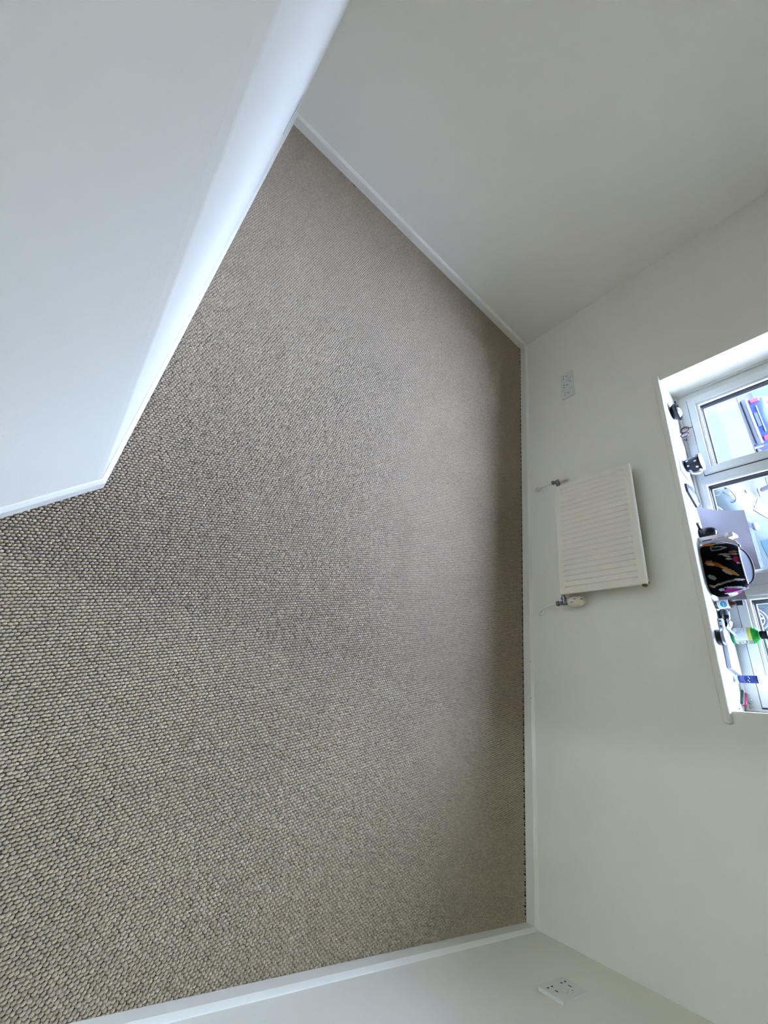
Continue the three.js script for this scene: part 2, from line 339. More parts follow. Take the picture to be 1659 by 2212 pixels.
// ---------------------------------------------------------------- sockets
function plateGeo(w, h, d = 0.009) {
  const r = 0.005, s = new THREE.Shape(), a = w / 2 - 0.0015, b = h / 2 - 0.0015;
  s.moveTo(-a + r, -b); s.lineTo(a - r, -b); s.quadraticCurveTo(a, -b, a, -b + r); s.lineTo(a, b - r); s.quadraticCurveTo(a, b, a - r, b); s.lineTo(-a + r, b); s.quadraticCurveTo(-a, b, -a, b - r); s.lineTo(-a, -b + r); s.quadraticCurveTo(-a, -b, -a + r, -b);
  return new THREE.ExtrudeGeometry(s, { depth: d - 0.0015, bevelEnabled: true, bevelThickness: 0.0015, bevelSize: 0.0015, bevelSegments: 2, curveSegments: 4 });
}
function doubleSocket(label, pos, turn) {
  const t = thing('power_socket', label, 'socket', pos, turn);
  mesh('face_plate', plateGeo(0.146, 0.086), M.socket, t);
  for (const s of [-1, 1]) {
    const x = s * 0.038;
    mesh('earth_slot', rbox(x - 0.0024, x + 0.0024, -0.004, 0.006, 0.0085, 0.0095, 0.0004), M.hole, t);
    for (const k of [-1, 1]) mesh('pin_slot', rbox(x + k * 0.011 - 0.0038, x + k * 0.011 + 0.0038, -0.0235, -0.0185, 0.0085, 0.0095, 0.0004), M.hole, t);
    const w = mesh('rocker_switch', rbox(s * 0.013 - 0.0065, s * 0.013 + 0.0065, 0.008, 0.028, 0.008, 0.0125, 0.0015).rotateX(0.0), M.socket, t);
    mesh('switch_mark', rbox(s * 0.013 - 0.003, s * 0.013 + 0.003, 0.0225, 0.0245, 0.0122, 0.0129, 0.0003), std(0x7a2a28, 0.5), w);
    mesh('screw_cap', cyl(0.0028, 0.0028, 0.001, s * 0.0605, 0.0, 0.009, 'z', 16), M.socket, t);
  }
  return t;
}
doubleSocket('pale grey double power socket on the right hand wall near the floor', [XR + ST, 0.3515, 0.332], -Math.PI / 2);
doubleSocket('pale grey double power socket left of the radiator, joined to a single plate', [0.5675, 0.346, -ST], 0);
{
  const t = thing('single_outlet', 'pale grey single outlet plate at the right of the double socket by the radiator', 'outlet', [0.6755, 0.346, -ST]);
  mesh('face_plate', plateGeo(0.07, 0.086), M.socket, t);
  mesh('earth_slot', rbox(-0.0024, 0.0024, -0.002, 0.008, 0.0085, 0.0095, 0.0004), M.hole, t);
  for (const k of [-1, 1]) mesh('pin_slot', rbox(k * 0.011 - 0.0036, k * 0.011 + 0.0036, -0.0195, -0.0150, 0.0085, 0.0095, 0.0004), std(0x55565a, 0.6), t);
}

// paint chips on the wall near its inner corner
{
  const s = new THREE.Shape([[0, 0], [0.16, 0.012], [0.33, 0.0], [0.36, 0.012], [0.25, 0.026], [0.1, 0.022]].map((p) => new THREE.Vector2(...p)));
  const g = new THREE.ExtrudeGeometry(s, { depth: 0.0012, bevelEnabled: false }); g.rotateY(Math.PI); g.translate(0.62, 0.245, ZJ + ST);
  const o = tag(mesh('loose_paint_flake', g, std(0xa9adb5, 0.6)), 'grey chipped strip of paint low on the white wall by the inner corner', 'paint flake');
}

// ---------------------------------------------------------------- hall lamp (behind the camera; its light through the doorway falls on the far right)
{
  const L = thing('hall_lamp', 'small round hall ceiling lamp with white globe behind the doorway', 'lamp', [2.35, CEIL, 3.95]);
  mesh('ceiling_rose', cyl(0.05, 0.05, 0.02, 0, -0.01, 0), M.white, L);
  mesh('lamp_stem', cyl(0.008, 0.008, 0.1, 0, -0.06, 0), M.white, L);
  const bulb = mesh('lamp_globe', new THREE.SphereGeometry(0.05, 24, 16).translate(0, -0.15, 0), new THREE.MeshStandardMaterial({ color: 0xffffff, emissive: new THREE.Color(0.9, 0.96, 1.0), emissiveIntensity: 2 }), L);
  bulb.castShadow = false;
  const p = new THREE.PointLight(new THREE.Color(0.65, 0.92, 1.15), 0.16, 0, 2); p.position.set(0, -0.15, 0); p.castShadow = true; p.shadow.radius = 2; L.add(p);
}
// ---------------------------------------------------------------- things on the sill, from left to right
const SY = SILL + 0.0003;
const blob = (w, h, d, x, y, z, rough = 0, s = 16) => {
  const g = new THREE.SphereGeometry(1, s, Math.round(s * 0.7)), p = g.attributes.position;
  for (let i = 0; i < p.count; i++) {
    const a = p.getX(i), b = p.getY(i), c = p.getZ(i), k = 1 + rough * (Math.sin(a * 7.1 + c * 5.3) * 0.5 + Math.sin(b * 9.7 - a * 4.1) * 0.3 + Math.sin(c * 11.3 + b * 3.7) * 0.3);
    p.setXYZ(i, a * w * k + x, b * h * k + y, c * d * k + z);
  }
  g.computeVertexNormals(); return g;
};
{
  // black oval dish holding a crumpled tissue
  const t = thing('oval_dish', 'small black oval dish holding a crumpled white tissue, leftmost on the sill', 'dish', [1.074, SY, -0.098], 0.5);
  const g = lathe([[0, 0], [0.026, 0], [0.036, 0.006], [0.043, 0.018], [0.0445, 0.031], [0.0425, 0.032], [0.039, 0.02], [0.03, 0.011], [0, 0.008]], 36); g.scale(1.08, 1.0, 0.86);
  mesh('bowl', g, M.blackGloss, t);
  mesh('lip', rbox(-0.056, -0.04, 0.026, 0.033, -0.009, 0.009, 0.002), M.blackGloss, t);
  mesh('tissue', blob(0.027, 0.015, 0.019, 0.004, 0.024, -0.006, 0.22, 24), M.paper, t);
}
{
  // folded spectacles with dark red frames
  const t = thing('spectacles', 'dark red framed spectacles with pink lenses lying beside the oval dish', 'spectacles', [1.168, SY, -0.165], -0.45);
  const fr = phys(0x2c070c, 0.3), rims = [];
  for (const s of [-1, 1]) {
    const pts = []; for (let k = 0; k < 24; k++) { const a = k / 24 * Math.PI * 2; pts.push(new THREE.Vector3(s * 0.027 + 0.0225 * Math.cos(a), 0.021 + 0.0175 * Math.sin(a), 0.002 * Math.cos(a) * s)); }
    mesh('rim', new THREE.TubeGeometry(new THREE.CatmullRomCurve3(pts, true), 40, 0.0026, 8, true), fr, t);
    const sh = new THREE.Shape(pts.map((p) => new THREE.Vector2(p.x, p.y)));
    mesh('lens', new THREE.ExtrudeGeometry(sh, { depth: 0.0012, bevelEnabled: false }).translate(0, 0, -0.0006), phys(0xfbf0f0, 0.0, { transmission: 1, thickness: 0 }), t);
    mesh('temple', tube([[s * 0.0505, 0.027, 0], [s * 0.052, 0.025, -0.01], ...(s > 0 ? [[0.046, 0.02, -0.022], [0.028, 0.008, -0.024]] : [[-0.056, 0.042, -0.014], [-0.058, 0.062, -0.016]])], 0.0022, 24, 8), fr, t);
  }
  mesh('bridge', tube([[-0.006, 0.026, 0], [0, 0.029, 0.003], [0.006, 0.026, 0]], 0.0017, 12, 8), fr, t);
}
{
  const tex = canvasTex(512, 256, (c, w, h) => {
    c.fillStyle = '#e2eaf6'; c.fillRect(0, 0, w, h); c.strokeStyle = '#47506a'; c.lineWidth = 2.5;
    for (const [x, y] of [[200, 90], [235, 150], [330, 110]]) { c.beginPath(); c.moveTo(x, y); for (let k = 0; k < 6; k++) c.quadraticCurveTo(x + 10 * k + 6, y + (k % 2 ? 14 : -12), x + 10 * (k + 1), y + (k % 3) * 6 - 6); c.stroke(); }
    c.beginPath(); c.moveTo(20, 236); c.lineTo(190, 230); c.stroke();
  });
  const g = new THREE.PlaneGeometry(0.236, 0.118, 24, 8); g.rotateX(-Math.PI / 2);
  const p = g.attributes.position; for (let i = 0; i < p.count; i++) p.setY(i, 0.0012 + 0.0022 * Math.pow(Math.abs(p.getX(i)) / 0.118, 4) + 0.0008 * Math.sin(p.getZ(i) * 60) * 0.5 + 0.0008);
  const th = new THREE.Group();
  const o = mesh('note_sheet', g, new THREE.MeshStandardMaterial({ map: tex, roughness: 0.8, side: THREE.DoubleSide }));
  o.position.set(1.362, SY, -0.104); o.rotation.y = -0.14;
  tag(o, 'white sheet with pen scribbles lying under the spotted cup', 'paper');
}
{
  // spotted cup with a pale handle
  const t = thing('spotted_cup', 'black cup with pale dots, white inside and white handle', 'cup', [1.4, SY + 0.004, -0.118], 0);
  const tex = canvasTex(512, 256, (c, w, h) => {
    c.fillStyle = '#030304'; c.fillRect(0, 0, w, h); c.fillStyle = '#cfc8b8';
    for (let r = 0; r < 3; r++) for (let k = 0; k < 8; k++) { c.beginPath(); c.ellipse((k + (r % 2) * 0.5 + 0.25) * w / 8, 44 + r * 80, 10, 15, 0, 0, 7); c.fill(); }
  });
  mesh('cup_body', lathe([[0.024, 0], [0.031, 0.0015], [0.0335, 0.012], [0.0385, 0.04], [0.0425, 0.066]], 48), phys(0xffffff, 0.3, { map: tex, specularIntensity: 0.5, side: THREE.DoubleSide }), t);
  mesh('cup_inside', lathe([[0, 0.004], [0.028, 0.006], [0.0315, 0.015], [0.0362, 0.04], [0.0402, 0.066], [0.0412, 0.0675], [0.0425, 0.066]], 48), phys(0xf1ead9, 0.2), t);
  mesh('cup_base', cyl(0.024, 0.024, 0.0015, 0, 0.0008, 0), M.white, t);
  mesh('handle', tube([[0.037, 0.054, 0.004], [0.05, 0.062, 0.008], [0.062, 0.055, 0.012], [0.064, 0.04, 0.013], [0.055, 0.024, 0.011], [0.036, 0.017, 0.004]], 0.0045, 32, 12), phys(0xece9e0, 0.2), t);
}
{
  // flat dark gadget with a pale strip
  const t = thing('flat_gadget', 'flat dark grey slab with glassy top and pale strip, right of the spotted cup', 'gadget', [1.573, SY, -0.112], -0.0);
  const mk = (poly, y0, y1) => prism(poly.map(([x, z]) => [x - 1.573, z + 0.112]), y0, y1);
  mesh('case', mk([[1.537, -0.04], [1.578, -0.046], [1.623, -0.138], [1.583, -0.196], [1.566, -0.19], [1.518, -0.125]], 0, 0.009), std(0x1c1d1e, 0.6), t);
  mesh('glass_top', mk([[1.54, -0.055], [1.552, -0.06], [1.583, -0.12], [1.58, -0.185], [1.566, -0.184], [1.524, -0.125]], 0.0091, 0.0103), std(0x14171a, 0.5), t);
  mesh('pale_strip', mk([[1.556, -0.062], [1.561, -0.062], [1.6, -0.135], [1.588, -0.18], [1.585, -0.175], [1.588, -0.13]], 0.0091, 0.0105), M.white, t);
}
{
  const t = thing('flat_packet', 'little green and black flat packet lying in front of the grey card', 'packet', [1.738, SY, -0.114], 0.98);
  mesh('packet_body', rbox(-0.026, 0.026, 0, 0.008, -0.007, 0.007, 0.002), std(0x1c2420, 0.5), t);
  mesh('green_band', rbox(-0.022, 0.025, 0.0078, 0.0088, -0.0062, 0.001, 0.0004), std(0xa9c26a, 0.5), t);
  mesh('white_band', rbox(-0.022, 0.025, 0.0078, 0.0092, 0.001, 0.0048, 0.0004), M.white, t);
}
{
  // big grey card leaning on the glass, its left foot curling forward
  const nx = 24, ny = 16, pos = [], idx = [], uv = [];
  for (let j = 0; j <= ny; j++) for (let i = 0; i <= nx; i++) {
    const u = i / nx, v = j / ny, curl = Math.pow(Math.max(0, 1 - u * 2.6), 2) * Math.pow(1 - v, 2);
    pos.push(0.002 + u * 0.297 - 0.022 * curl + 0.03 * v * (1 - u) * 0.6, v * 0.158 + 0.002, -0.027 * v - 0.0 + 0.030 * curl); uv.push(u, v);
  }
  for (let j = 0; j < ny; j++) for (let i = 0; i < nx; i++) { const a = j * (nx + 1) + i; idx.push(a, a + 1, a + nx + 1, a + 1, a + nx + 2, a + nx + 1); }
  const g = new THREE.BufferGeometry(); g.setAttribute('position', new THREE.Float32BufferAttribute(pos, 3)); g.setAttribute('uv', new THREE.Float32BufferAttribute(uv, 2)); g.setIndex(idx); g.computeVertexNormals();
  const o = mesh('grey_card', g, std(0xbdb9c4, 0.85, { side: THREE.DoubleSide })); o.position.set(1.64, SY, -0.166);
  tag(o, 'large mauve grey card leaning on the middle pane behind the patterned bag', 'card');
  const t = thing('small_card', 'small brownish grey card with white edge behind right end of patterned bag', 'card', [2.005, SY, -0.178], 0);
  const c = mesh('card_sheet', rbox(-0.06, 0.056, 0, 0.092, 0, 0.0012, 0.0005).rotateX(-0.2), std(0x8e8784, 0.8), t);
  mesh('card_edge', rbox(0.0555, 0.0585, 0, 0.095, -0.0005, 0.0018, 0.0005).rotateX(-0.2), M.white, t);
}
{
  // black domed bottle standing behind the carton
  const t = thing('domed_bottle', 'black domed bottle standing between grey card and medicine carton', 'bottle', [1.772, SY, -0.118]);
  mesh('dome', lathe([[0, 0], [0.022, 0], [0.0245, 0.004], [0.0262, 0.02], [0.0265, 0.034], [0.0245, 0.047], [0.019, 0.057], [0.01, 0.063], [0, 0.0645]], 36), M.blackGloss, t);
  mesh('neck_ring', lathe([[0.0252, 0.012], [0.0272, 0.013], [0.0272, 0.016], [0.0252, 0.017]], 36), M.black, t);
}
{
  // carton, its top torn open
  const t = thing('medicine_carton', 'slim pale carton with printed edge and open top flaps beside the bag', 'carton', [1.816, SY, -0.108], 0.06);
  const tex = canvasTex(128, 768, (c, w, h) => {
    c.fillStyle = '#d9cfcb'; c.fillRect(0, 0, w, h);
    c.fillStyle = '#4b2f45'; c.fillRect(88, 420, 34, 250); c.fillStyle = '#8d6c86'; c.fillRect(92, 300, 30, 130); c.fillStyle = '#d9cfcb'; c.fillRect(98, 322, 16, 84);
    c.fillStyle = '#3a3034'; for (let k = 0; k < 9; k++) c.fillRect(92 - (k % 4 === 1 ? 6 : 0), 84 + k * 21, 20 + (k % 3) * 4, 14);
    for (const x of [22, 46, 66]) c.fillRect(x, 40 + x, 5, 190);
  });
  const sheet = rbox(-0.0115, 0.0115, 0, 0.105, -0.04, 0.04, 0.0008);
  mesh('carton_body', sheet, std(0xd9cfcb, 0.7), t);
  const g = new THREE.PlaneGeometry(0.022, 0.104); g.translate(0, 0.0525, 0.0402); mesh('printed_edge', g, new THREE.MeshStandardMaterial({ map: tex, roughness: 0.7 }), t);
  mesh('front_flap', rbox(-0.0105, 0.0105, 0, 0.026, 0, 0.0008, 0.0003).rotateX(0.6).translate(0.003, 0.1035, 0.0385), std(0xb3a58c, 0.8), t);
  mesh('side_flap', rbox(0, 0.0008, 0, 0.028, -0.03, 0.036, 0.0003).rotateZ(-0.7).translate(0.0112, 0.1035, 0), std(0xc5bba6, 0.8), t);
  mesh('leaflet', rbox(-0.008, 0.004, 0.1, 0.128, -0.02, 0.03, 0.0008).rotateX(0.12), M.paper, t);
}
{
  // wash bag with an ikat print
  const t = thing('wash_bag', 'black wash bag with orange, grey and crimson woven pattern and open top', 'bag', [1.953, SY, -0.088]);
  const tex = canvasTex(1024, 512, (c, w, h) => {
    c.fillStyle = '#020204'; c.fillRect(0, 0, w, h);
    let s = 5; const r = () => { s = (s * 1664525 + 1013904223) >>> 0; return s / 4294967296; };
    // front half of the canvas: a runs left to right over the bag, b from foot to top; streaks with feathered ends as in woven ikat
    const X = (a) => 512 + 512 * a, Y = (b) => 512 - 512 * b;
    const streak = (a0, b0, a1, b1, wd, col) => { c.fillStyle = col; const n = 40; for (let k = 0; k < n; k++) { const f = k / (n - 1), taper = Math.min(1, 3.2 * Math.min(f, 1 - f) + 0.25), a = a0 + (a1 - a0) * f, b = b0 + (b1 - b0) * f, ww = 512 * wd * taper * (0.75 + 0.5 * r()); c.fillRect(X(a) - ww / 2 + (r() - 0.5) * 8, Y(b) - 9, ww, 17); } };
    for (const [o, q] of [[0, 0], [-1, 0]]) {
      const st = (a0, b0, a1, b1, wd, col) => streak(a0 + o, b0, a1 + o, b1, wd, col);
      st(0.05, 0.02, 0.075, 0.26, 0.055, '#7d4a16'); st(0.075, 0.2, 0.10, 0.42, 0.05, '#8a4f18'); st(0.085, 0.4, 0.06, 0.98, 0.03, '#8d7f6c'); st(0.09, 0.75, 0.075, 0.97, 0.03, '#6d3d14');
      st(0.01, 0.5, 0.04, 0.85, 0.07, '#0c4a3c'); st(0.0, 0.2, 0.015, 0.55, 0.035, '#77746b'); st(0.04, 0.42, 0.055, 0.68, 0.03, '#77746b');
      st(0.150, 0.33, 0.155, 0.58, 0.012, '#5f625c'); st(0.225, 0.34, 0.22, 0.56, 0.012, '#5f625c'); st(0.152, 0.56, 0.185, 0.74, 0.014, '#5f625c'); st(0.218, 0.55, 0.19, 0.7, 0.012, '#5f625c'); st(0.15, 0.33, 0.225, 0.36, 0.014, '#5f625c'); st(0.19, 0.38, 0.19, 0.55, 0.035, '#10201a');
      st(0.315, 0.5, 0.315, 0.98, 0.022, '#716b62'); st(0.335, 0.62, 0.365, 0.78, 0.022, '#716b62'); st(0.275, 0.78, 0.265, 0.96, 0.03, '#5a3318'); st(0.30, 0.74, 0.29, 0.92, 0.018, '#4d2c18');
      st(0.42, 0.84, 0.42, 1.04, 0.10, '#6d1024'); st(0.40, 0.67, 0.41, 0.8, 0.025, '#716e6c'); st(0.48, 0.9, 0.48, 0.97, 0.02, '#8b8480');
      st(0.43, 0.10, 0.47, 0.34, 0.075, '#8a4d14'); st(0.46, 0.3, 0.55, 0.56, 0.06, '#7a4112'); st(0.54, 0.5, 0.70, 0.86, 0.062, '#8d6328'); st(0.60, 0.52, 0.68, 0.72, 0.05, '#8c7e66'); st(0.45, 0.16, 0.50, 0.34, 0.03, '#8c7e66');
      st(0.68, 0.1, 0.74, 0.3, 0.06, '#5b5a50'); st(0.87, 0.16, 0.78, 0.78, 0.025, '#6f6a60'); st(0.78, 0.74, 0.77, 0.96, 0.025, '#9c978c'); st(0.83, 0.06, 0.88, 0.2, 0.025, '#6d5a32');
      st(0.90, 0.45, 0.90, 0.95, 0.022, '#8d8a86'); st(0.95, 0.42, 0.94, 0.82, 0.05, '#7a1f5c'); st(0.985, 0.4, 0.975, 0.9, 0.02, '#b9b4b0'); st(0.93, 0.3, 0.93, 0.42, 0.03, '#777');
    }
  });
  tex.repeat.set(1, 1);
  const rings = [], N = 64, sup = (a, e) => Math.sign(a) * Math.pow(Math.abs(a), e);
  // height, centre x, half width, half depth
  for (const [y, x, w, d] of [[0, 0, 0.100, 0.030], [0.004, 0, 0.108, 0.040], [0.02, 0.002, 0.116, 0.050], [0.045, 0.003, 0.118, 0.052], [0.075, 0.003, 0.114, 0.046], [0.1, 0.002, 0.104, 0.036], [0.117, 0, 0.092, 0.026], [0.126, -0.002, 0.080, 0.018]]) {
    const r = []; for (let k = 0; k < N; k++) { const a = k / N * Math.PI * 2; r.push([x + w * sup(Math.cos(a), 0.62) * (1 + 0.012 * Math.sin(a * 9 + y * 80)), y - 0.0, d * sup(Math.sin(a), 0.72) + 0.0015 * Math.sin(a * 13 + y * 120)]); }
    rings.push(r.reverse());
  }
  const body = loft(rings, true, true);
  { const p = body.attributes.position, q = body.attributes.uv; for (let i = 0; i < p.count; i++) { const a = THREE.MathUtils.clamp((p.getX(i) + 0.118) / 0.238, 0.002, 0.998); q.setXY(i, (p.getZ(i) > -0.004 ? 0.5 : 0) + 0.5 * a, p.getY(i) / 0.126); } }
  mesh('bag_body', body, phys(0xffffff, 0.9, { map: tex, specularIntensity: 0.12, side: THREE.DoubleSide }), t);
  const zp = []; for (let k = 0; k <= 20; k++) { const a = Math.PI * k / 20; zp.push([-0.002 + 0.079 * Math.cos(a), 0.1265, 0.018 * Math.sin(a) + 0.002]); }
  mesh('zip', tube(zp, 0.0024, 40, 8), std(0xd9d2d4, 0.6), t);
  mesh('zip_pull', rbox(-0.092, -0.08, 0.127, 0.133, -0.006, 0.006, 0.002), std(0x2a2226, 0.4), t);
  // raised back edge: dark piping round a grey lining
  const bp = []; for (let k = 0; k <= 20; k++) { const a = Math.PI * k / 20; bp.push([-0.0 + 0.074 * Math.cos(a), 0.125 + 0.026 * Math.sin(a), -0.008 - 0.014 * Math.sin(a)]); }
  mesh('piping', tube(bp, 0.0036, 40, 8), std(0x0b0b12, 0.6), t);
  const ls = []; const li = [];
  bp.forEach((p, k) => { const a = Math.PI * k / 20; ls.push(p[0], p[1], p[2] + 0.001, -0.002 + 0.074 * Math.cos(a), 0.124, 0.010 * Math.sin(a)); if (k < 20) li.push(2 * k, 2 * k + 2, 2 * k + 1, 2 * k + 2, 2 * k + 3, 2 * k + 1); });
  const lg = new THREE.BufferGeometry(); lg.setAttribute('position', new THREE.Float32BufferAttribute(ls, 3)); lg.setIndex(li); lg.computeVertexNormals(); lg.setAttribute('uv', new THREE.Float32BufferAttribute(new Float32Array(ls.length / 3 * 2), 2));
  mesh('lining', lg, std(0x6f7072, 0.9, { side: THREE.DoubleSide }), t);
  for (const s of [-1, 1]) { const sp = []; for (let k = 0; k <= 14; k++) sp.push([s * (0.084 + 0.031 * Math.sin(Math.PI * Math.min(1, 0.25 + k / 22))), 0.008 + k * 0.0083, 0.002 + 0.020 * Math.sin(Math.PI * k / 14)]); mesh('side_piping', tube(sp, 0.0018, 30, 6), std(0x9f9a98, 0.7), t); }
}
{
  // amber dropper bottle
  const t = thing('amber_bottle', 'small amber bottle with white label, teal circle and black cap, standing', 'bottle', [2.0985, SY, -0.108]);
  mesh('bottle_glass', lathe([[0, 0], [0.0155, 0], [0.0172, 0.002], [0.0172, 0.050], [0.0155, 0.056], [0.0092, 0.062], [0.0086, 0.068], [0.0096, 0.069], [0.0096, 0.072], [0, 0.072]], 36), phys(0x3a1606, 0.08, { clearcoat: 0.6 }), t);
  const tex = canvasTex(512, 256, (c, w, h) => { c.fillStyle = '#dcdcdc'; c.fillRect(0, 0, w, h); c.fillStyle = '#1f7f95'; for (const x of [130, 386]) { c.beginPath(); c.ellipse(x, 118, 62, 76, 0, 0, 7); c.fill(); } c.fillStyle = '#a9d2da'; c.fillRect(90, 112, 80, 10); c.fillRect(346, 112, 80, 10); c.fillStyle = '#555'; c.fillRect(70, 222, 120, 8); c.fillRect(326, 222, 120, 8); });
  const l = new THREE.CylinderGeometry(0.01745, 0.01745, 0.038, 40, 1, true); l.rotateY(-1.29); l.translate(0, 0.029, 0);
  mesh('label', l, new THREE.MeshStandardMaterial({ map: tex, roughness: 0.6 }), t);
  mesh('cap', lathe([[0, 0.071], [0.0098, 0.071], [0.0098, 0.09], [0.0088, 0.0915], [0, 0.0915]], 28), M.black, t);
}
{
  // dark bottle lying on its side
  const t = thing('lying_bottle', 'dark bottle lying on its side between amber bottle and green bottle', 'bottle', [2.118, SY + 0.0185, -0.128], -0.1);
  const g = lathe([[0, 0], [0.015, 0], [0.018, 0.003], [0.0183, 0.036], [0.0165, 0.042], [0.0095, 0.05], [0.009, 0.054], [0, 0.054]], 32); g.rotateZ(-Math.PI / 2); mesh('bottle_glass', g, phys(0x0d0a0b, 0.1, { clearcoat: 0.6 }), t);
  const l = new THREE.CylinderGeometry(0.0186, 0.0186, 0.018, 32, 1, true); l.rotateZ(-Math.PI / 2); l.translate(0.0165, 0, 0); mesh('label', l, std(0x2c3338, 0.6), t);
  const c = lathe([[0, 0.053], [0.0105, 0.053], [0.0105, 0.068], [0.009, 0.07], [0, 0.07]], 24); c.rotateZ(-Math.PI / 2); mesh('cap', c, M.black, t);
}
{
  const nx = 20, ny = 12, pos = [], idx = [];
  for (let j = 0; j <= ny; j++) for (let i = 0; i <= nx; i++) { const u = i / nx, v = j / ny; pos.push(0.058 * (u - 0.5), 0.001 + 0.014 * Math.pow(Math.abs(u - 0.42) * 1.8, 2) + 0.004 * Math.sin(u * 9 + v * 5) + 0.005, 0.048 * (v - 0.5) * (1 - 0.3 * u)); }
  for (let j = 0; j < ny; j++) for (let i = 0; i < nx; i++) { const a = j * (nx + 1) + i; idx.push(a, a + nx + 1, a + 1, a + 1, a + nx + 1, a + nx + 2); }
  const g = new THREE.BufferGeometry(); g.setAttribute('position', new THREE.Float32BufferAttribute(pos, 3)); g.setIndex(idx); g.computeVertexNormals(); g.setAttribute('uv', new THREE.Float32BufferAttribute(new Float32Array(pos.length / 3 * 2), 2));
  const o = mesh('receipt', g, M.paper); o.position.set(2.192, SY + 0.0175, -0.125); o.rotation.y = -0.2;
  tag(o, 'curled white slip of paper by the cap of the lying bottle', 'paper');
}
{
  // flat white box the jar stands before
  const t = thing('flat_box', 'flat white lidded box with grey sides under the green bottle', 'box', [2.262, SY, -0.135], -0.075);
  const lid = canvasTex(512, 256, (c, w, h) => { c.fillStyle = '#e6eefa'; c.fillRect(0, 0, w, h); c.fillStyle = '#5a3b36'; c.beginPath(); c.moveTo(330, 128); c.lineTo(352, 118); c.lineTo(360, 138); c.lineTo(378, 150); c.lineTo(362, 158); c.lineTo(350, 146); c.closePath(); c.fill(); c.fillStyle = '#7e879a'; for (let k = 0; k < 7; k++) c.fillRect(150 + k * 26, 40 + (k % 3) * 9, 8, 5); });
  mesh('tray', rbox(-0.098, 0.098, 0, 0.014, -0.06, 0.052, 0.0015), std(0x9b9a9f, 0.6), t);
  const lg = new THREE.PlaneGeometry(0.194, 0.11); lg.rotateX(-Math.PI / 2); lg.translate(0, 0.0166, -0.004);
  mesh('lid_board', rbox(-0.0985, 0.0985, 0.014, 0.0163, -0.0605, 0.0525, 0.0008), M.white, t);
  mesh('lid_print', lg, new THREE.MeshStandardMaterial({ map: lid, roughness: 0.6 }), t);
  for (const x of [-0.088, -0.066]) mesh('side_hole', cyl(0.0035, 0.0035, 0.001, x, 0.0075, 0.0521, 'z', 16), M.hole, t);
}
{
  // black jar with silver lid
  const t = thing('cosmetic_jar', 'round black jar with silver white lid at the front of the sill', 'jar', [2.2475, SY, -0.0405]);
  mesh('jar_body', lathe([[0, 0], [0.0275, 0], [0.0305, 0.002], [0.031, 0.006], [0.031, 0.016], [0.03, 0.018], [0, 0.018]], 40), M.blackGloss, t);
  mesh('jar_lid', lathe([[0.031, 0.0175], [0.0328, 0.018], [0.033, 0.028], [0.0315, 0.0302], [0, 0.0304]], 40), std(0x9fa1a8, 0.3, { metalness: 0.7 }), t);
  const tex = canvasTex(256, 256, (c, w, h) => { c.fillStyle = '#eef1f4'; c.fillRect(0, 0, w, h); c.strokeStyle = '#8d949c'; c.lineWidth = 4; c.beginPath(); c.arc(128, 128, 104, 0, 7); c.stroke(); c.lineWidth = 5; c.beginPath(); c.moveTo(70, 120); c.quadraticCurveTo(100, 80, 128, 126); c.quadraticCurveTo(150, 160, 190, 112); c.stroke(); });
  const d = new THREE.CircleGeometry(0.0305, 40); d.rotateX(-Math.PI / 2); d.translate(0, 0.0306, 0); mesh('lid_label', d, new THREE.MeshStandardMaterial({ map: tex, roughness: 0.4 }), t);
}
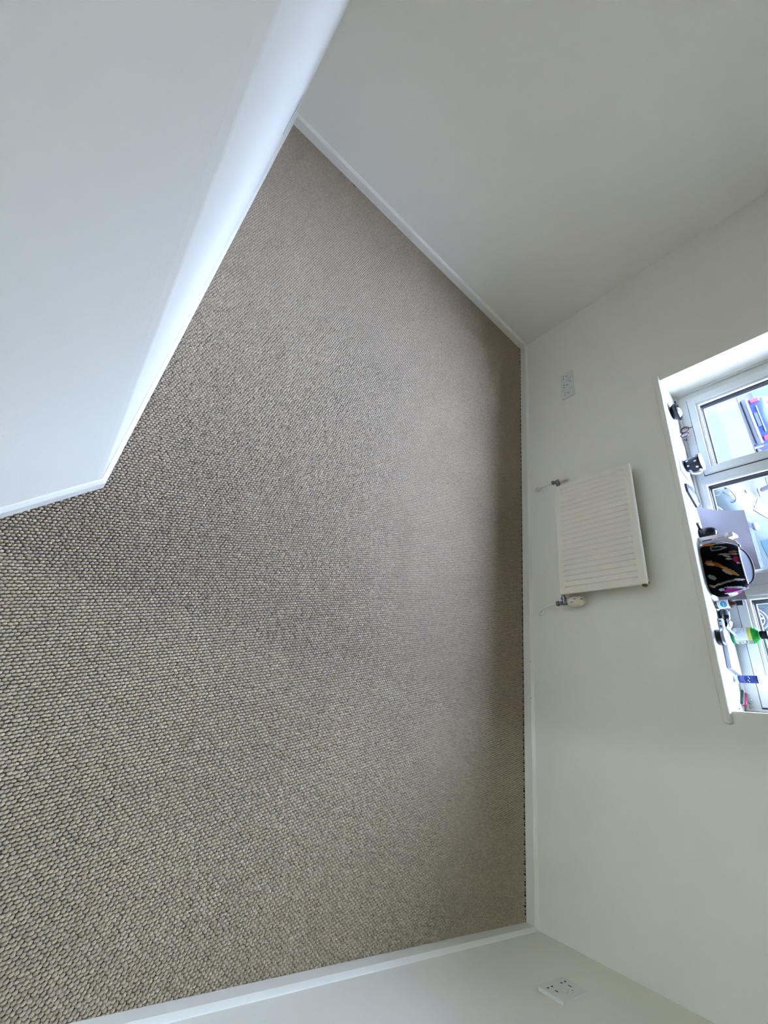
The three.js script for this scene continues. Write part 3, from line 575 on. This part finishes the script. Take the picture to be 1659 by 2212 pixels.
{
  // green bottle standing on the box
  const t = thing('green_bottle', 'translucent green bottle with pale label and black cap standing on the flat box', 'bottle', [2.2135, SY + 0.0170, -0.173], 0);
  const sc = (g) => { g.scale(1, 1, 0.78); return g; };
  mesh('bottle_shell', sc(lathe([[0, 0], [0.028, 0], [0.031, 0.003], [0.0315, 0.01], [0.0315, 0.066], [0.029, 0.078], [0.019, 0.088], [0.0135, 0.090], [0, 0.090]], 44)), phys(0x1d9a35, 0.12, { transmission: 0.35, thickness: 0 }), t);
  mesh('liquid_core', sc(lathe([[0, 0.003], [0.0285, 0.004], [0.0295, 0.012], [0.0295, 0.058], [0, 0.058]], 36)), std(0x0e4a1c, 0.5), t);
  const tex = canvasTex(1024, 512, (c, w, h) => {
    c.fillStyle = '#b9bdb2'; c.fillRect(0, 0, w, h); c.fillStyle = '#a7a83a'; c.fillRect(0, 0, w, 120); c.fillStyle = '#d9da7c'; for (let k = 0; k < 22; k++) c.fillRect(k * 48, 30, 30, 12);
    for (const o of [0, 512]) { c.fillStyle = '#7d8672'; c.fillRect(o + 340, 0, 172, h); c.fillStyle = '#a9a582'; c.fillRect(o + 350, 130, 156, h - 130); c.fillStyle = '#3f5238'; for (let k = 0; k < 12; k++) { c.beginPath(); c.ellipse(o + 370 + (k * 53) % 120, 180 + (k * 71) % 240, 34, 11, k * 0.9, 0, 7); c.fill(); } c.fillStyle = '#e6e9dc'; for (let k = 0; k < 5; k++) { c.beginPath(); c.ellipse(o + 380 + (k * 41) % 90, 230 + (k * 67) % 160, 20, 14, k, 0, 7); c.fill(); } c.fillStyle = '#5b615a'; for (let k = 0; k < 7; k++) c.fillRect(o + 40, 190 + k * 34, 150 - (k % 3) * 30, 7); }
  });
  const l = new THREE.CylinderGeometry(0.0319, 0.0319, 0.056, 56, 1, true); l.rotateY(-1.31); l.translate(0, 0.0385, 0); l.scale(1, 1, 0.78);
  mesh('label', l, new THREE.MeshStandardMaterial({ map: tex, roughness: 0.5 }), t);
  mesh('cap', lathe([[0, 0.089], [0.0158, 0.089], [0.0158, 0.112], [0.0148, 0.1135], [0, 0.1138]], 32), M.black, t);
  mesh('neck_ring', lathe([[0.0135, 0.0865], [0.0195, 0.087], [0.0195, 0.0895], [0.0135, 0.0898]], 32), phys(0x2bbb48, 0.15, { transmission: 0.3, thickness: 0 }), t);
}
{
  // blue tube standing on its cap
  const t = thing('cream_tube', 'navy blue and white cream tube standing upright at the right of the sill', 'tube', [2.384, SY, -0.14], 0.1);
  const el = (y, a, b) => { const r = []; for (let k = 0; k < 36; k++) { const q = -k / 36 * Math.PI * 2; r.push([a * Math.cos(q), y, b * Math.sin(q)]); } return r; };
  mesh('tube_foot', loft([el(0, 0.013, 0.010), el(0.002, 0.0145, 0.0115), el(0.010, 0.0145, 0.0115)]), std(0xe9e2c9, 0.4), t);
  const tex = canvasTex(512, 512, (c, w, h) => { c.fillStyle = '#e8e4d6'; c.fillRect(0, 0, w, h); c.fillStyle = '#1b2a6d'; c.fillRect(276, 20, 230, h - 50); c.fillStyle = '#26367e'; c.fillRect(292, 60, 198, 120); c.fillRect(292, 300, 198, 160); c.fillStyle = '#0f1a4e'; c.fillRect(276, 20, 230, 24); c.fillStyle = '#dfe6f3'; for (const [x, y] of [[335, 232], [366, 214], [410, 248], [440, 228]]) { c.beginPath(); c.ellipse(x, y, 15, 10, 0.5, 0, 7); c.fill(); } c.fillStyle = '#8c9ccf'; for (let k = 0; k < 4; k++) c.fillRect(315, 330 + k * 26, 140 - k * 12, 6); });
  tex.offset.set(0.0, 0);
  const side = loft([el(0.010, 0.0135, 0.0108), el(0.03, 0.0138, 0.0100), el(0.055, 0.0140, 0.0075), el(0.074, 0.0142, 0.0042)], false, true);
  mesh('tube_body', side, new THREE.MeshStandardMaterial({ map: tex, roughness: 0.35 }), t);
  mesh('crimp', rbox(-0.0155, 0.0155, 0.073, 0.079, -0.0022, 0.0022, 0.001), M.white, t);
  mesh('crimp_bar', rbox(-0.0165, 0.0165, 0.078, 0.0815, -0.0035, 0.0035, 0.0015), M.white, t);
  mesh('hang_tab', rbox(-0.0125, 0.0125, 0.081, 0.125, -0.0008, 0.0008, 0.0004), phys(0xf3f8fb, 0.2, { transmission: 0.5, thickness: 0 }), t);
}
{
  const t = thing('striped_packet', 'pink and dark green striped packet with crinkled clear foil at right end of sill', 'packet', [2.448, SY, -0.178], -0.72);
  mesh('pink_tube', (() => { const g = lathe([[0, 0], [0.006, 0.001], [0.0075, 0.006], [0.0078, 0.058], [0.006, 0.066], [0, 0.068]], 20); g.rotateZ(-Math.PI / 2); g.translate(-0.034, 0.0085, -0.006); return g; })(), std(0xb8335f, 0.35), t);
  mesh('green_strip', rbox(-0.036, 0.036, 0, 0.0075, 0.004, 0.010, 0.002), std(0x123b30, 0.4), t);
  mesh('pale_strip', rbox(-0.036, 0.036, 0.0002, 0.0095, 0.0005, 0.004, 0.0015), std(0xb9cfc4, 0.4), t);
  mesh('pink_wrap', blob(0.020, 0.007, 0.008, -0.042, 0.008, -0.006, 0.15, 20), std(0xe3b7d6, 0.5), t);
  mesh('clear_foil', blob(0.026, 0.010, 0.014, -0.03, 0.012, -0.022, 0.35, 28), phys(0xeaf4f4, 0.15, { transmission: 0.6, thickness: 0 }), t);
}
{
  const t = thing('house_fly', 'tiny dark dead fly on the sill by the right reveal', 'insect', [2.494, SY, -0.109], 0.6);
  mesh('fly_body', blob(0.0032, 0.0016, 0.0016, 0, 0.0018, 0, 0.05, 10), std(0x2b2f33, 0.6), t);
  for (const s of [-1, 1]) mesh('wing', blob(0.0036, 0.0003, 0.0014, -0.002, 0.003, s * 0.0018, 0, 8).rotateY(s * 0.5), std(0x6b7178, 0.5), t);
}
// ---------------------------------------------------------------- outside
{
  // paved yard rising to the kerb, then the road
  const conc = noiseTex(512, [[256, 0.35], [60, 0.3], [14, 0.5], [4, 0.5]], 41); conc.repeat.set(0.5, 0.5);
  const tint = (() => { const d = conc.image.data.slice(); for (let i = 0; i < d.length; i += 4) { const v = 168 + d[i] * 0.07; d[i] = v * 0.99; d[i + 1] = v * 0.99; d[i + 2] = v; } const t = new THREE.DataTexture(d, 512, 512); t.colorSpace = THREE.SRGBColorSpace; t.wrapS = t.wrapT = THREE.RepeatWrapping; t.magFilter = THREE.LinearFilter; t.repeat.set(0.12, 0.12); t.needsUpdate = true; return t; })();
  const k = (x) => -12.85 - (x + 7.5) * 0.22;      // the kerb line, slightly askew
  const rows = [[-0.3, -1.1], [-11.3, -1.1], [null, -0.27]], pos = [], idx = [], uv = [];
  for (const x of [-40, -20, -12, -9, -7.5, -6, -3, 0, 6, 20, 40]) for (const [z, y] of rows) { const zz = z ?? Math.min(k(Math.max(-20, Math.min(6, x))), -12.2); pos.push(x, y, zz); uv.push(x, zz); }
  for (let i = 0; i < 10; i++) for (let j = 0; j < 2; j++) { const a = i * 3 + j; idx.push(a, a + 3, a + 1, a + 3, a + 4, a + 1); }
  const g = new THREE.BufferGeometry(); g.setAttribute('position', new THREE.Float32BufferAttribute(pos, 3)); g.setAttribute('uv', new THREE.Float32BufferAttribute(uv, 2)); g.setIndex(idx); g.computeVertexNormals();
  struct('pavement', g.toNonIndexed(), phys(new THREE.Color().setRGB(1.12 * GROUND, 1.07 * GROUND, 0.80 * GROUND), 1, { map: tint, specularIntensity: 0 })).geometry.computeVertexNormals();
  const ks = []; for (let x = -20; x < 6; x += 0.92) { const a = Math.min(k(x), -12.2), b = Math.min(k(x + 0.9), -12.2); ks.push([x, a, x + 0.9, b]); }
  const kerb = new THREE.Group(); kerb.name = 'kerb'; kerb.userData.kind = 'structure'; scene.add(kerb);
  for (const [x0, z0, x1, z1] of ks) mesh('kerb_stone', prism([[x0, z0 - 0.12], [x1, z1 - 0.12], [x1, z1 + 0.01], [x0, z0 + 0.01]], -0.75, -0.262), phys(new THREE.Color().setRGB(0.30 * GROUND, 0.29 * GROUND, 0.27 * GROUND), 1, { specularIntensity: 0 }), kerb);
  struct('road', [box(-60, 60, -0.9, -0.72, -60, -9.2)], phys(new THREE.Color().setRGB(0.36 * GROUND, 0.37 * GROUND, 0.39 * GROUND), 1, { specularIntensity: 0 }));
}
// a car body: rings across the car along its length; stations are [x, floor, half width, belt height, belt half width, roof height, roof half width]
function carBody(stations) {
  const ring = ([x, y0, w, yb, wb, yr, wr]) => {
    const half = [[0.80 * w, y0], [0.97 * w, y0 + 0.10], [w, y0 + (yb - y0) * 0.45], [0.995 * w, y0 + (yb - y0) * 0.75], [wb, yb], [wb + (wr - wb) * 0.5, yb + (yr - yb) * 0.5], [wr, yb + (yr - yb) * 0.9], [wr * 0.82, yr - (yr - yb) * 0.02], [wr * 0.4, yr]];
    return [...half.map(([z, y]) => [x, y, z]), ...half.slice().reverse().map(([z, y]) => [x, y, -z])];
  };
  return stations.map(ring);
}
function patch(rings, i0, i1, js, out, ins = 0.06) {      // a sheet that follows the rings between stations i0..i1 over ring points js, lifted off the skin
  const pos = [], idx = [], c = (p, q, t) => p.map((v, k) => v + (q[k] - v) * t);
  const n = js.length, m = i1 - i0 + 1;
  for (let i = i0; i <= i1; i++) for (const j of js) pos.push(rings[i][j].slice());
  const mid = pos.reduce((s, p) => s.map((v, k) => v + p[k] / pos.length), [0, 0, 0]);
  const flat = []; for (const p of pos) { const q = c(p, mid, ins); flat.push(q[0] + out[0], q[1] + out[1], q[2] + out[2]); }
  for (let i = 0; i < m - 1; i++) for (let j = 0; j < n - 1; j++) { const a = i * n + j; idx.push(a, a + 1, a + n, a + 1, a + n + 1, a + n); }
  const g = new THREE.BufferGeometry(); g.setAttribute('position', new THREE.Float32BufferAttribute(flat, 3)); g.setIndex(idx); g.computeVertexNormals(); g.setAttribute('uv', new THREE.Float32BufferAttribute(new Float32Array(flat.length / 3 * 2), 2));
  return g;
}
function wheelAt(parent, x, y, z, r, s) {
  const w = mesh('wheel', [new THREE.TorusGeometry(r * 0.82, r * 0.19, 12, 32).translate(x, y, z), cyl(r * 0.7, r * 0.7, 0.1, x, y, z - s * 0.03, 'z', 28)], std(0x1b1d20, 0.7), parent);
  const sp = []; for (let k = 0; k < 7; k++) sp.push(rbox(-0.018, 0.018, 0.03, r * 0.68, -0.012, 0.012, 0.006).rotateZ(k / 7 * Math.PI * 2).translate(x, y, z + s * 0.035));
  mesh('wheel_rim', [...sp, new THREE.TorusGeometry(r * 0.68, 0.015, 8, 32).translate(x, y, z + s * 0.03), cyl(0.05, 0.05, 0.03, x, y, z + s * 0.035, 'z', 16)], std(0xb8bdc2, 0.3, { metalness: 0.8 }), w);
}
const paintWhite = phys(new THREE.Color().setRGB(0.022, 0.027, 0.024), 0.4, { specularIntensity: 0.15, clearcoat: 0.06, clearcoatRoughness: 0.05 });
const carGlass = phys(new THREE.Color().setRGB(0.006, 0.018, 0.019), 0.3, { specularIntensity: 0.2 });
const trimDark = std(0x0e1011, 0.7), lampGlass = phys(new THREE.Color().setRGB(0.045, 0.046, 0.046), 0.3, { specularIntensity: 0.3 });
{
  // pale car parked in the yard, nose to the left
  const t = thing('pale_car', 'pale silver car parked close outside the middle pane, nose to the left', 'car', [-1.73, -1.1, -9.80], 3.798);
  const S = [[2.06, 0.30, 0.42, 0.50, 0.40, 0.56, 0.30], [2.02, 0.24, 0.60, 0.58, 0.55, 0.66, 0.45], [1.90, 0.20, 0.72, 0.66, 0.66, 0.75, 0.56], [1.68, 0.18, 0.79, 0.76, 0.73, 0.85, 0.60], [1.40, 0.18, 0.81, 0.84, 0.76, 0.93, 0.64], [1.28, 0.18, 0.815, 0.86, 0.765, 0.985, 0.655],
    [1.02, 0.18, 0.82, 0.88, 0.77, 1.17, 0.63], [0.66, 0.18, 0.82, 0.90, 0.77, 1.39, 0.585], [0.30, 0.18, 0.82, 0.91, 0.77, 1.47, 0.565], [-0.5, 0.18, 0.82, 0.93, 0.77, 1.49, 0.56], [-1.2, 0.18, 0.81, 0.95, 0.76, 1.43, 0.55], [-1.55, 0.22, 0.78, 0.95, 0.72, 1.2, 0.56], [-1.72, 0.28, 0.70, 0.85, 0.62, 0.95, 0.55]];
  const R = carBody(S);
  const body = mergeVertices(loft(R.map((r) => r.slice().reverse())));
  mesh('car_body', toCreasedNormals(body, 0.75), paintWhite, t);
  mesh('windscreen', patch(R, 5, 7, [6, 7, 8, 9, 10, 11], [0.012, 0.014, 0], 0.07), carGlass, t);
  for (const [js, z] of [[[4, 5, 6], 0.008], [[13, 12, 11], -0.008]]) {
    mesh('side_window', patch(R, 7, 9, js, [0, 0.004, z], 0.09), carGlass, t);
    mesh('rear_side_window', patch(R, 9, 10, js, [0, 0.004, z], 0.1), carGlass, t);
  }
  for (const s of [-1, 1]) {
    const h = blob(0.20, 0.085, 0.09, 0, 0, 0, 0, 20); h.rotateZ(-0.42); h.rotateY(s * 0.35); h.translate(1.72, 0.70, s * 0.64);
    const hl = mesh('headlamp', h, lampGlass, t);
    const seal = []; for (let k = 0; k < 32; k++) { const a = k / 32 * Math.PI * 2, v = new THREE.Vector3(0.212 * Math.cos(a), 0.093 * Math.sin(a), s * 0.045); v.applyAxisAngle(new THREE.Vector3(0, 0, 1), -0.42).applyAxisAngle(new THREE.Vector3(0, 1, 0), s * 0.35); seal.push(v.add(new THREE.Vector3(1.72, 0.70, s * 0.655))); }
    mesh('lamp_seal', new THREE.TubeGeometry(new THREE.CatmullRomCurve3(seal, true), 48, 0.012, 6, true), trimDark, hl);
    mesh('lamp_reflector', cyl(0.045, 0.045, 0.02, 1.80, 0.72, s * 0.715, 'z', 20), std(0x8d979a, 0.2, { metalness: 0.9 }), hl);
    mesh('lamp_reflector', cyl(0.03, 0.03, 0.02, 1.68, 0.745, s * 0.735, 'z', 20), std(0x8d979a, 0.2, { metalness: 0.9 }), hl);
    const m = blob(0.085, 0.065, 0.10, 0.98, 0.96, s * 0.90, 0.03, 18);
    const mm = mesh('wing_mirror', m, std(new THREE.Color().setRGB(0.028, 0.034, 0.042), 0.5), t);
    mesh('mirror_arm', rbox(0.96, 1.02, 0.90, 0.94, s * 0.84 - 0.06, s * 0.84 + 0.06, 0.01), trimDark, mm);
    for (const x of [1.35, -1.05]) wheelAt(t, x, 0.29, s * 0.77, 0.29, s);
    mesh('wing_vent', rbox(1.20, 1.32, 0.80, 0.835, s * 0.785 - 0.02, s * 0.785 + 0.02, 0.005), trimDark, t);
    mesh('door_seam', rbox(1.03, 1.036, 0.3, 0.88, s * 0.815 - 0.008, s * 0.815 + 0.008, 0.001), trimDark, t);
  }
  mesh('bonnet_vent', rbox(1.42, 1.58, 0.885, 0.915, 0.15, 0.36, 0.008), trimDark, t);
  mesh('grille', rbox(2.03, 2.075, 0.34, 0.48, -0.32, 0.32, 0.01), trimDark, t);
  mesh('number_plate', rbox(2.07, 2.085, 0.40, 0.50, -0.26, 0.26, 0.004), M.white, t);
  mesh('wiper', [tube([[1.3, 1.0, -0.35], [1.22, 1.05, 0.1], [1.15, 1.1, 0.3]], 0.008, 12, 6)], trimDark, t);
  // stickers in the side window and the windscreen
  const st = canvasTex(256, 256, (c, w, h) => { c.fillStyle = '#d8eef2'; c.fillRect(0, 0, w, h); c.strokeStyle = '#d23b4a'; c.lineWidth = 16; c.strokeRect(14, 14, 228, 228); c.fillStyle = '#33454c'; for (const [x, y] of [[54, 60], [110, 52], [160, 66], [60, 98], [130, 104]]) c.fillRect(x, y, 34, 20); c.fillRect(50, 140, 150, 14); c.fillRect(50, 176, 120, 14); });
  const sg = new THREE.PlaneGeometry(0.22, 0.26); sg.rotateX(-0.35); sg.translate(0.18, 1.1, 0.765);
  mesh('window_sticker', sg, new THREE.MeshStandardMaterial({ map: st, roughness: 0.5 }), t);
  const sg2 = new THREE.PlaneGeometry(0.22, 0.26); sg2.rotateX(0.35); sg2.rotateY(0); sg2.rotateZ(0); sg2.scale(1, 1, -1); sg2.translate(-0.08, 1.08, -0.775);
  mesh('window_sticker', sg2, new THREE.MeshStandardMaterial({ map: st, roughness: 0.5, side: THREE.DoubleSide }), t);
}
{
  // blue car on the road, seen from behind
  const a = [-9.34, -14.05], b = [-7.79, -14.72], turn = -Math.atan2(b[1] - a[1], b[0] - a[0]);
  const t = thing('blue_car', 'blue car with red tail lamps and grey bumper, seen from behind on the road', 'car', [(a[0] + b[0]) / 2, -0.72, (a[1] + b[1]) / 2], turn + Math.PI / 2);
  // local: -x is the tail, +x the nose
  const S = [[0.0, 0.36, 0.66, 0.86, 0.62, 0.94, 0.55], [0.05, 0.28, 0.78, 0.92, 0.74, 1.00, 0.62], [0.22, 0.22, 0.84, 0.96, 0.79, 1.28, 0.62], [0.55, 0.2, 0.85, 0.97, 0.8, 1.47, 0.58], [1.4, 0.2, 0.85, 0.96, 0.8, 1.52, 0.57], [2.1, 0.2, 0.85, 0.94, 0.8, 1.44, 0.58], [2.8, 0.2, 0.84, 0.92, 0.78, 1.02, 0.66], [3.6, 0.22, 0.80, 0.82, 0.74, 0.90, 0.6], [3.95, 0.3, 0.6, 0.6, 0.5, 0.66, 0.4]];
  const blue = phys(new THREE.Color().setRGB(0.010, 0.017, 0.085), 0.4, { specularIntensity: 0.4, clearcoat: 0.1 });
  const R = carBody(S);
  mesh('car_body', toCreasedNormals(mergeVertices(loft(R.map((r) => r.slice().reverse()))), 0.75), blue, t);
  mesh('rear_window', patch(R, 1, 3, [6, 7, 8, 9, 10, 11], [-0.012, 0.012, 0], 0.08), phys(new THREE.Color().setRGB(0.012, 0.022, 0.05), 0.25, { specularIntensity: 0.4 }), t);
  mesh('bumper', [rbox(-0.14, 0.25, 0.36, 0.56, -0.84, 0.84, 0.06, 4)], std(new THREE.Color().setRGB(0.012, 0.0135, 0.013), 0.7), t);
  mesh('bumper_valance', [rbox(-0.10, 0.3, 0.16, 0.37, -0.80, 0.80, 0.04, 3)], std(0x15171a, 0.7), t);
  mesh('bumper_strip', rbox(-0.15, -0.12, 0.49, 0.525, -0.62, 0.62, 0.008), std(new THREE.Color().setRGB(0.05, 0.052, 0.05), 0.6), t);
  mesh('boot_trim', rbox(-0.055, 0.0, 0.70, 0.735, -0.5, 0.5, 0.008), std(new THREE.Color().setRGB(0.03, 0.04, 0.06), 0.6), t);
  mesh('number_plate', rbox(-0.05, 0.0, 0.59, 0.68, -0.26, 0.26, 0.004), std(new THREE.Color().setRGB(0.012, 0.018, 0.05), 0.6), t);
  for (const s of [-1, 1]) {
    mesh('tail_lamp', rbox(-0.05, 0.2, 0.60, 0.86, s * 0.70 - 0.075, s * 0.70 + 0.075, 0.03, 3), phys(new THREE.Color().setRGB(0.16, 0.012, 0.02), 0.3), t);
    for (const x of [0.7, 3.2]) wheelAt(t, x, 0.3, s * 0.8, 0.3, s);
  }
}
{
  // pedestrian at the kerb: one skin per garment, meshed from joined tapered limbs
  function skin(bones, res, cen, half, k = 0.03) {
    const mc = new MarchingCubes(res, new THREE.MeshStandardMaterial(), false, false, 60000); mc.isolation = 0;
    const P = new THREE.Vector3();
    for (let z = 0; z < res; z++) for (let y = 0; y < res; y++) for (let x = 0; x < res; x++) {
      P.set((x - res / 2) / (res / 2) * half + cen[0], (y - res / 2) / (res / 2) * half + cen[1], (z - res / 2) / (res / 2) * half + cen[2]);
      let e = 0;
      for (const [a, b, ra, rb] of bones) {
        const dx = b[0] - a[0], dy = b[1] - a[1], dz = b[2] - a[2], l2 = dx * dx + dy * dy + dz * dz || 1e-9;
        const h = Math.max(0, Math.min(1, ((P.x - a[0]) * dx + (P.y - a[1]) * dy + (P.z - a[2]) * dz) / l2));
        e += Math.exp(-(Math.hypot(P.x - a[0] - dx * h, P.y - a[1] - dy * h, P.z - a[2] - dz * h) - (ra + (rb - ra) * h)) / k);
      }
      mc.field[x + y * res + z * res * res] = k * Math.log(Math.max(e, 1e-30));
    }
    mc.update();
    const g = new THREE.BufferGeometry(), n = mc.count ?? mc.geometry.drawRange.count;
    g.setAttribute('position', new THREE.BufferAttribute(mc.positionArray.slice(0, n * 3).map((v, i) => v * half + cen[i % 3]), 3));
    g.setAttribute('normal', new THREE.BufferAttribute(mc.normalArray.slice(0, n * 3), 3));
    g.setAttribute('uv', new THREE.Float32BufferAttribute(new Float32Array(n * 2), 2));
    return g;
  }
  const t = thing('person', 'person in brown patterned trousers and pale shoes walking past beyond the pale car', 'person', [-5.13, -0.447, -12.53], 0.5);
  const J = { hipL: [0.02, 0.9, 0.09], hipR: [-0.02, 0.9, -0.09], kneeL: [0.16, 0.5, 0.09], kneeR: [-0.08, 0.49, -0.09], ankL: [0.24, 0.1, 0.09], ankR: [-0.32, 0.16, -0.09], neck: [0.03, 1.42, 0], head: [0.05, 1.58, 0], shL: [0.02, 1.36, 0.18], shR: [0.02, 1.36, -0.18], elL: [-0.1, 1.1, 0.22], elR: [0.14, 1.1, -0.22], wrL: [-0.02, 0.88, 0.22], wrR: [0.3, 0.95, -0.2] };
  const fingers = (w, d) => { const f = []; for (let i = 0; i < 4; i++) f.push([[w[0] + d * 0.01, w[1] - 0.06, w[2] + (i - 1.5) * 0.017], [w[0] + d * 0.03, w[1] - 0.13 + Math.abs(i - 1.4) * 0.008, w[2] + (i - 1.5) * 0.018], 0.009, 0.007]); f.push([[w[0] + d * 0.02, w[1] - 0.03, w[2] - 0.02], [w[0] + d * 0.055, w[1] - 0.075, w[2] - 0.025], 0.010, 0.008]); return f; };
  const base = mesh('body', mergeGeometries([
    skin([[J.neck, [0.04, 1.48, 0], 0.055, 0.05], [[0.04, 1.52, 0], [0.045, 1.6, 0], 0.075, 0.09], [[0.08, 1.5, 0], [0.08, 1.52, 0], 0.05, 0.05], [[0.135, 1.555, 0], [0.145, 1.54, 0], 0.012, 0.016]], 44, [0.05, 1.52, 0], 0.22, 0.014),
    skin([[J.elL, J.wrL, 0.04, 0.028], [J.wrL, [J.wrL[0] + 0.01, J.wrL[1] - 0.07, J.wrL[2]], 0.028, 0.032], ...fingers(J.wrL, 1)], 48, [J.wrL[0], 0.95, J.wrL[2]], 0.24, 0.006),
    skin([[J.elR, J.wrR, 0.04, 0.028], [J.wrR, [J.wrR[0] + 0.01, J.wrR[1] - 0.07, J.wrR[2]], 0.028, 0.032], ...fingers(J.wrR, 1)], 48, [J.wrR[0] - 0.05, 0.97, J.wrR[2]], 0.24, 0.006),
  ]), std(0xb98b72, 0.6), t);
  const weave = canvasTex(128, 128, (c) => { c.fillStyle = '#4a3a30'; c.fillRect(0, 0, 128, 128); });
  mesh('trousers', skin([[[0, 0.98, 0], [0, 0.9, 0], 0.14, 0.15], [J.hipL, J.kneeL, 0.10, 0.075], [J.kneeL, J.ankL, 0.075, 0.065], [J.hipR, J.kneeR, 0.10, 0.075], [J.kneeR, J.ankR, 0.075, 0.065]], 56, [0, 0.58, 0], 0.6, 0.022), std(new THREE.Color().setRGB(0.016, 0.012, 0.010), 0.9, { bumpMap: grain, bumpScale: 0.002 }), t);
  mesh('jacket', skin([[[0.02, 1.3, 0], [0, 1.0, 0], 0.17, 0.17], [[0.02, 1.32, 0.1], [0.02, 1.32, -0.1], 0.12, 0.12], [J.shL, J.elL, 0.07, 0.055], [J.elL, [-0.05, 0.96, 0.22], 0.055, 0.045], [J.shR, J.elR, 0.07, 0.055], [J.elR, [0.25, 0.99, -0.205], 0.055, 0.045]], 48, [0.02, 1.15, 0], 0.42, 0.03), std(0x2a2826, 0.85), t);
  mesh('hair', skin([[[0.03, 1.6, 0], [0.02, 1.63, 0], 0.095, 0.09], [[-0.03, 1.56, 0], [-0.04, 1.5, 0], 0.06, 0.05]], 32, [0.02, 1.6, 0], 0.2, 0.012), std(0x2a1f19, 0.8), t);
  for (const [a, up] of [[J.ankL, 0.0], [J.ankR, 0.07]]) mesh('shoe', skin([[[a[0] - 0.05, 0.05 + up, a[2]], [a[0] + 0.02, 0.05 + up, a[2]], 0.045, 0.045], [[a[0] + 0.02, 0.05 + up, a[2]], [a[0] + 0.16, 0.032 + up * 0.3, a[2]], 0.045, 0.03], [[a[0], 0.06 + up, a[2]], [a[0] - 0.005, 0.11 + up, a[2]], 0.045, 0.042]], 32, [a[0] + 0.05, 0.06 + up, a[2]], 0.2, 0.012), std(new THREE.Color().setRGB(0.10, 0.085, 0.08), 0.6), t);
}

{
  // projecting wing of the house, right of the window: it shuts off the sky on that side, which leaves the left wall dim
  const wing = thing('house_wing', 'brick side wing of the house projecting outside to the right of the window', 'building', [4.9, -1.1, -0.29]);
  const wb = std(new THREE.Color().setRGB(0.16, 0.11, 0.09), 0.9);
  mesh('wall', box(0, 4, 0, 6.4, -7.5, 0), wb, wing);
  const rs = new THREE.Shape([[-0.25, 6.4], [4.2, 6.4], [2, 8.2]].map((p) => new THREE.Vector2(...p))), rg = new THREE.ExtrudeGeometry(rs, { depth: 7.9, bevelEnabled: false }); rg.translate(0, 0, -7.7);
  mesh('roof', rg, std(new THREE.Color().setRGB(0.09, 0.09, 0.10), 0.8), wing);
  const porch = thing('house_bay', 'brick bay of the house standing forward outside to the left of the window', 'building', [-1.5, -1.1, -0.29]);
  mesh('wall', box(-3.5, 0, 0, 5.8, -3.0, 0), wb, porch);
  mesh('roof', box(-3.7, 0.15, 5.8, 6.0, -3.2, 0), std(new THREE.Color().setRGB(0.09, 0.09, 0.10), 0.8), porch);
  // terrace on the far side of the road: it hides the low sky from the room
  const brick = std(new THREE.Color().setRGB(0.20, 0.13, 0.10), 0.9), slate = std(new THREE.Color().setRGB(0.09, 0.09, 0.10), 0.8);
  const build = (i, label) => {
    const t = thing('terraced_house', label, 'house', [-18 + i * 9, -0.72, -27]);
    mesh('wall', box(-4.48, 4.48, 0, 6, -4, 4), brick, t);
    const roof = mesh('roof', prism([[-4.48, 0], [4.48, 0], [4.48, 0.01], [-4.48, 0.01]], 0, 0.01), slate, t);
    const s = new THREE.Shape([[-4.4, 6], [4.4, 6], [0, 8.6]].map((p) => new THREE.Vector2(...p))), g = new THREE.ExtrudeGeometry(s, { depth: 8.96, bevelEnabled: false }); g.rotateY(Math.PI / 2); g.translate(-4.48, 0, 0); roof.geometry = g;
    mesh('chimney', box(3.6, 4.4, 7.4, 9.6, -0.5, 0.5), brick, roof);
    for (const [x, y] of [[-2.3, 3.9], [2.0, 3.9], [-2.0, 1.1]]) { const f = mesh('window_frame', box(x - 0.8, x + 0.8, y, y + 1.25, 3.98, 4.05), M.upvc, t); for (const k of [-1, 1]) mesh('window_pane', box(x + k * 0.37 - 0.3, x + k * 0.37 + 0.3, y + 0.1, y + 1.15, 4.05, 4.06), carGlass, f); }
    mesh('front_door', box(1.5, 2.5, 0, 2.1, 3.98, 4.06), std(0x2d3c4a, 0.5), t);
  };
  ['brick terraced house across the road, leftmost of the terrace', 'brick terraced house across the road, second from the left', 'brick terraced house across the road, third from the left', 'brick terraced house across the road, fourth from the left', 'brick terraced house across the road, rightmost of the terrace'].forEach((l, i) => build(i, l));
}
renderer.render(scene, camera);
